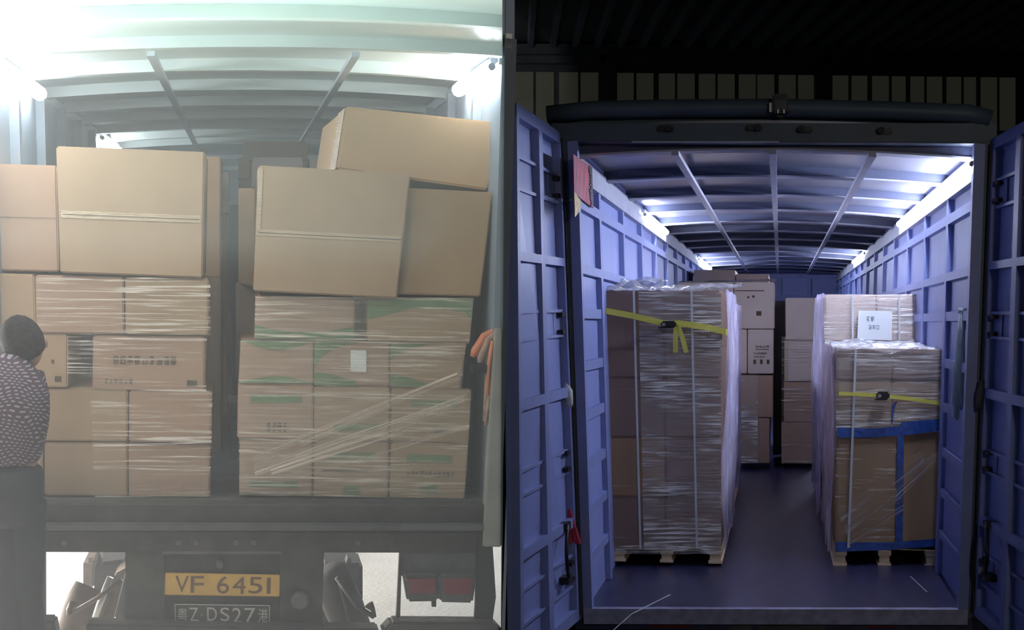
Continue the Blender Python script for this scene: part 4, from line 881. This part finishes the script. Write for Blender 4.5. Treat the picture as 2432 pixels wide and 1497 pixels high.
def headf(p):
    k = 1 - .16 * max(0, -p.z) ; return Vector((p.x * k, p.y * (1 if p.y < 0 else .96), p.z))
hd_ = ellipsoid(hc, (.078, .098, .112), f=headf, rot=rot).build('head', M_skin, parent=wk, smooth=True)
def hairf(p):
    r = 1 + .03 * noise.noise(p * 9)
    if p.y > .35 and p.z < .25: r *= .86
    if p.z < -.35: r *= .80
    return p * r
ellipsoid(hc + rot @ Vector((0, -.012, .014)), (.088, .108, .118), 32, 22, rot=rot, f=hairf).build('hair', M_hair, parent=wk, smooth=True)
for s_ in (-1, 1): ellipsoid(hc + rot @ Vector((s_ * .080, .012, -.015)), (.012, .022, .032), 10, 8, rot=rot).build('ear', M_skin, parent=wk, smooth=True)
ellipsoid(hc + rot @ Vector((0, .102, -.02)), (.014, .02, .028), 10, 8, rot=rot).build('nose', M_skin, parent=wk, smooth=True)
for s_ in (-1, 1): ellipsoid(hc + rot @ Vector((s_ * .03, .09, .012)), (.014, .008, .008), 8, 6, rot=rot).build('eye', M_white, parent=wk, smooth=True)
ellipsoid(hc + rot @ Vector((0, .092, -.055)), (.024, .008, .007), 8, 6, rot=rot).build('mouth', M_redcloth, parent=wk, smooth=True)
# shirt: lofted torso
def loft(name, rings, mt, parent, n=28, wr=.004):
    vs, fs = [], []
    for j, (c, rx, ry) in enumerate(rings):
        for i in range(n):
            a = 2 * math.pi * i / n; k = 1 + wr / max(rx, .02) * noise.noise(Vector((math.cos(a) * 2, math.sin(a) * 2, j * .8)))
            vs.append(c + Vector((math.cos(a) * rx * k, math.sin(a) * ry * k, 0)))
    for j in range(len(rings) - 1):
        for i in range(n): fs.append((j * n + i, j * n + (i + 1) % n, (j + 1) * n + (i + 1) % n, (j + 1) * n + i))
    fs.append(tuple(range(n))); fs.append(tuple((len(rings) - 1) * n + i for i in range(n)))
    o = MB().add(vs, fs).build(name, mt, parent=parent, smooth=True)
    s2 = o.modifiers.new('Subdivision', 'SUBSURF'); s2.levels = 1; s2.render_levels = 1; return o
def ring(ua, ub, v, dy, ry): a, b = P_(ua, v, dy), P_(ub, v, dy); return ((a + b) / 2, (b.x - a.x) / 2, ry)
loft('shirt', [ring(-66, 92, 1104, .0, .125), ring(-66, 98, 1085, .0, .13), ring(-74, 112, 1040, .0, .14), ring(-80, 120, 980, .02, .15), ring(-78, 117, 935, .04, .145), ring(-66, 100, 895, .05, .125),
               ring(-46, 80, 868, .06, .10), ring(-20, 62, 848, .065, .075), ring(-8, 50, 838, .07, .06)], M_shirt, wk)
for side, ip, a_, b_ in ((-1, 6, 6, 7), (1, 9, 9, 10)):
    p0, p1 = pts[a_], pts[a_].lerp(pts[b_], .75); MB().tube([p0 + Vector((-side * .02, 0, .02)), p0.lerp(p1, .5), p1], [.066, .066, .060], 16).build('sleeve', M_shirt, parent=wk, smooth=True)
loft('trousers_seat', [ring(-62, 102, 1094, .0, .12), ring(-60, 104, 1130, .0, .13), ring(-54, 104, 1200, .0, .12), ring(-44, 104, 1260, .0, .10)], M_trouser, wk)
for (k, f_, u0, u1, u2) in ((0, footL, 0, 20, 26), (1, footR, 58, 62, 62)):
    ank = f_ + Vector((0, .02, .09))
    MB().tube([P_(u0 + 2 + (-8 if k == 0 else 0), 1190), P_(u1, 1300, .02), P_(u2, 1400, .04), P_(u2, 1440, .04).lerp(ank, .3), ank], [.085, .078, .07, .068, .06], 18).build('trouser_leg', M_trouser, parent=wk, smooth=True)
    ellipsoid(f_ + Vector((0, .08, .04)), (.045, .13, .042), f=lambda p: Vector((p.x, p.y, max(p.z, -.9)))).build('shoe', M_shoe, parent=wk, smooth=True)

# ---------------------------------------------------------------- haze in the left bay, added to imitate lens flare
mt, nt, n, l = newmat('flare_veil'); n.remove(n['Principled BSDF']); vs_ = n.new('ShaderNodeVolumeScatter')
vs_.inputs['Color'].default_value = (.96, .98, 1, 1); vs_.inputs['Density'].default_value = VEIL_DENSITY; vs_.inputs['Anisotropy'].default_value = .2
l.new(vs_.outputs[0], n['Material Output'].inputs['Volume'])
ya, yb_ = 2.6, 12.5
hz = MB().hexa([(-4.2, ya, .02), (part_x(ya) - .01, ya, .02), (part_x(ya) - .01, ya, 4.4), (-4.2, ya, 4.4), (-6.5, yb_, .02), (part_x(yb_) - .01, yb_, .02), (part_x(yb_) - .01, yb_, 4.4), (-6.5, yb_, 4.4)]).build('veil', mt)
tag(hz, 'thin pale haze added for lens flare across the left bay', 'veil', kind='stuff')

tag(MB().tube([at(TR, 1448, 1505, -.4), at(TR, 1500, 1459, -.2), HR(.22, .35, .004) + Vector((0, 0, .006))], .0035, 5).build('string', M_band, TR), 'thin pale string hanging over the sill at the right truck\'s rear', 'string')
tag(MB().tube([atz(TR, 2163, 1370, HR(.85, .6, 0).z + .006), atz(TR, 2180, 1386, HR(.85, .6, 0).z + .006), atz(TR, 2202, 1407, HR(.85, .4, 0).z + .006)], .004, 5).build('string', M_band, TR), 'short pale scrap of string on the deck by the right-hand pallet', 'string')
tz_ = at(TR, 1700, 671, yc).z
grid(TR, 'plastic_sheet', [(at(TR, 1606, 671, yc).x, yc + 1.4, tz_ + .05), (at(TR, 1840, 671, yc).x, yc + 1.4, tz_ + .05), (at(TR, 1840, 671, yc).x, yc - .03, tz_ + .02), (at(TR, 1606, 671, yc).x, yc - .03, tz_ + .02)], 40, 16, .03, F_top, seed=71, label='white plastic sheet on top of the tall left column of cartons', cat='plastic film')
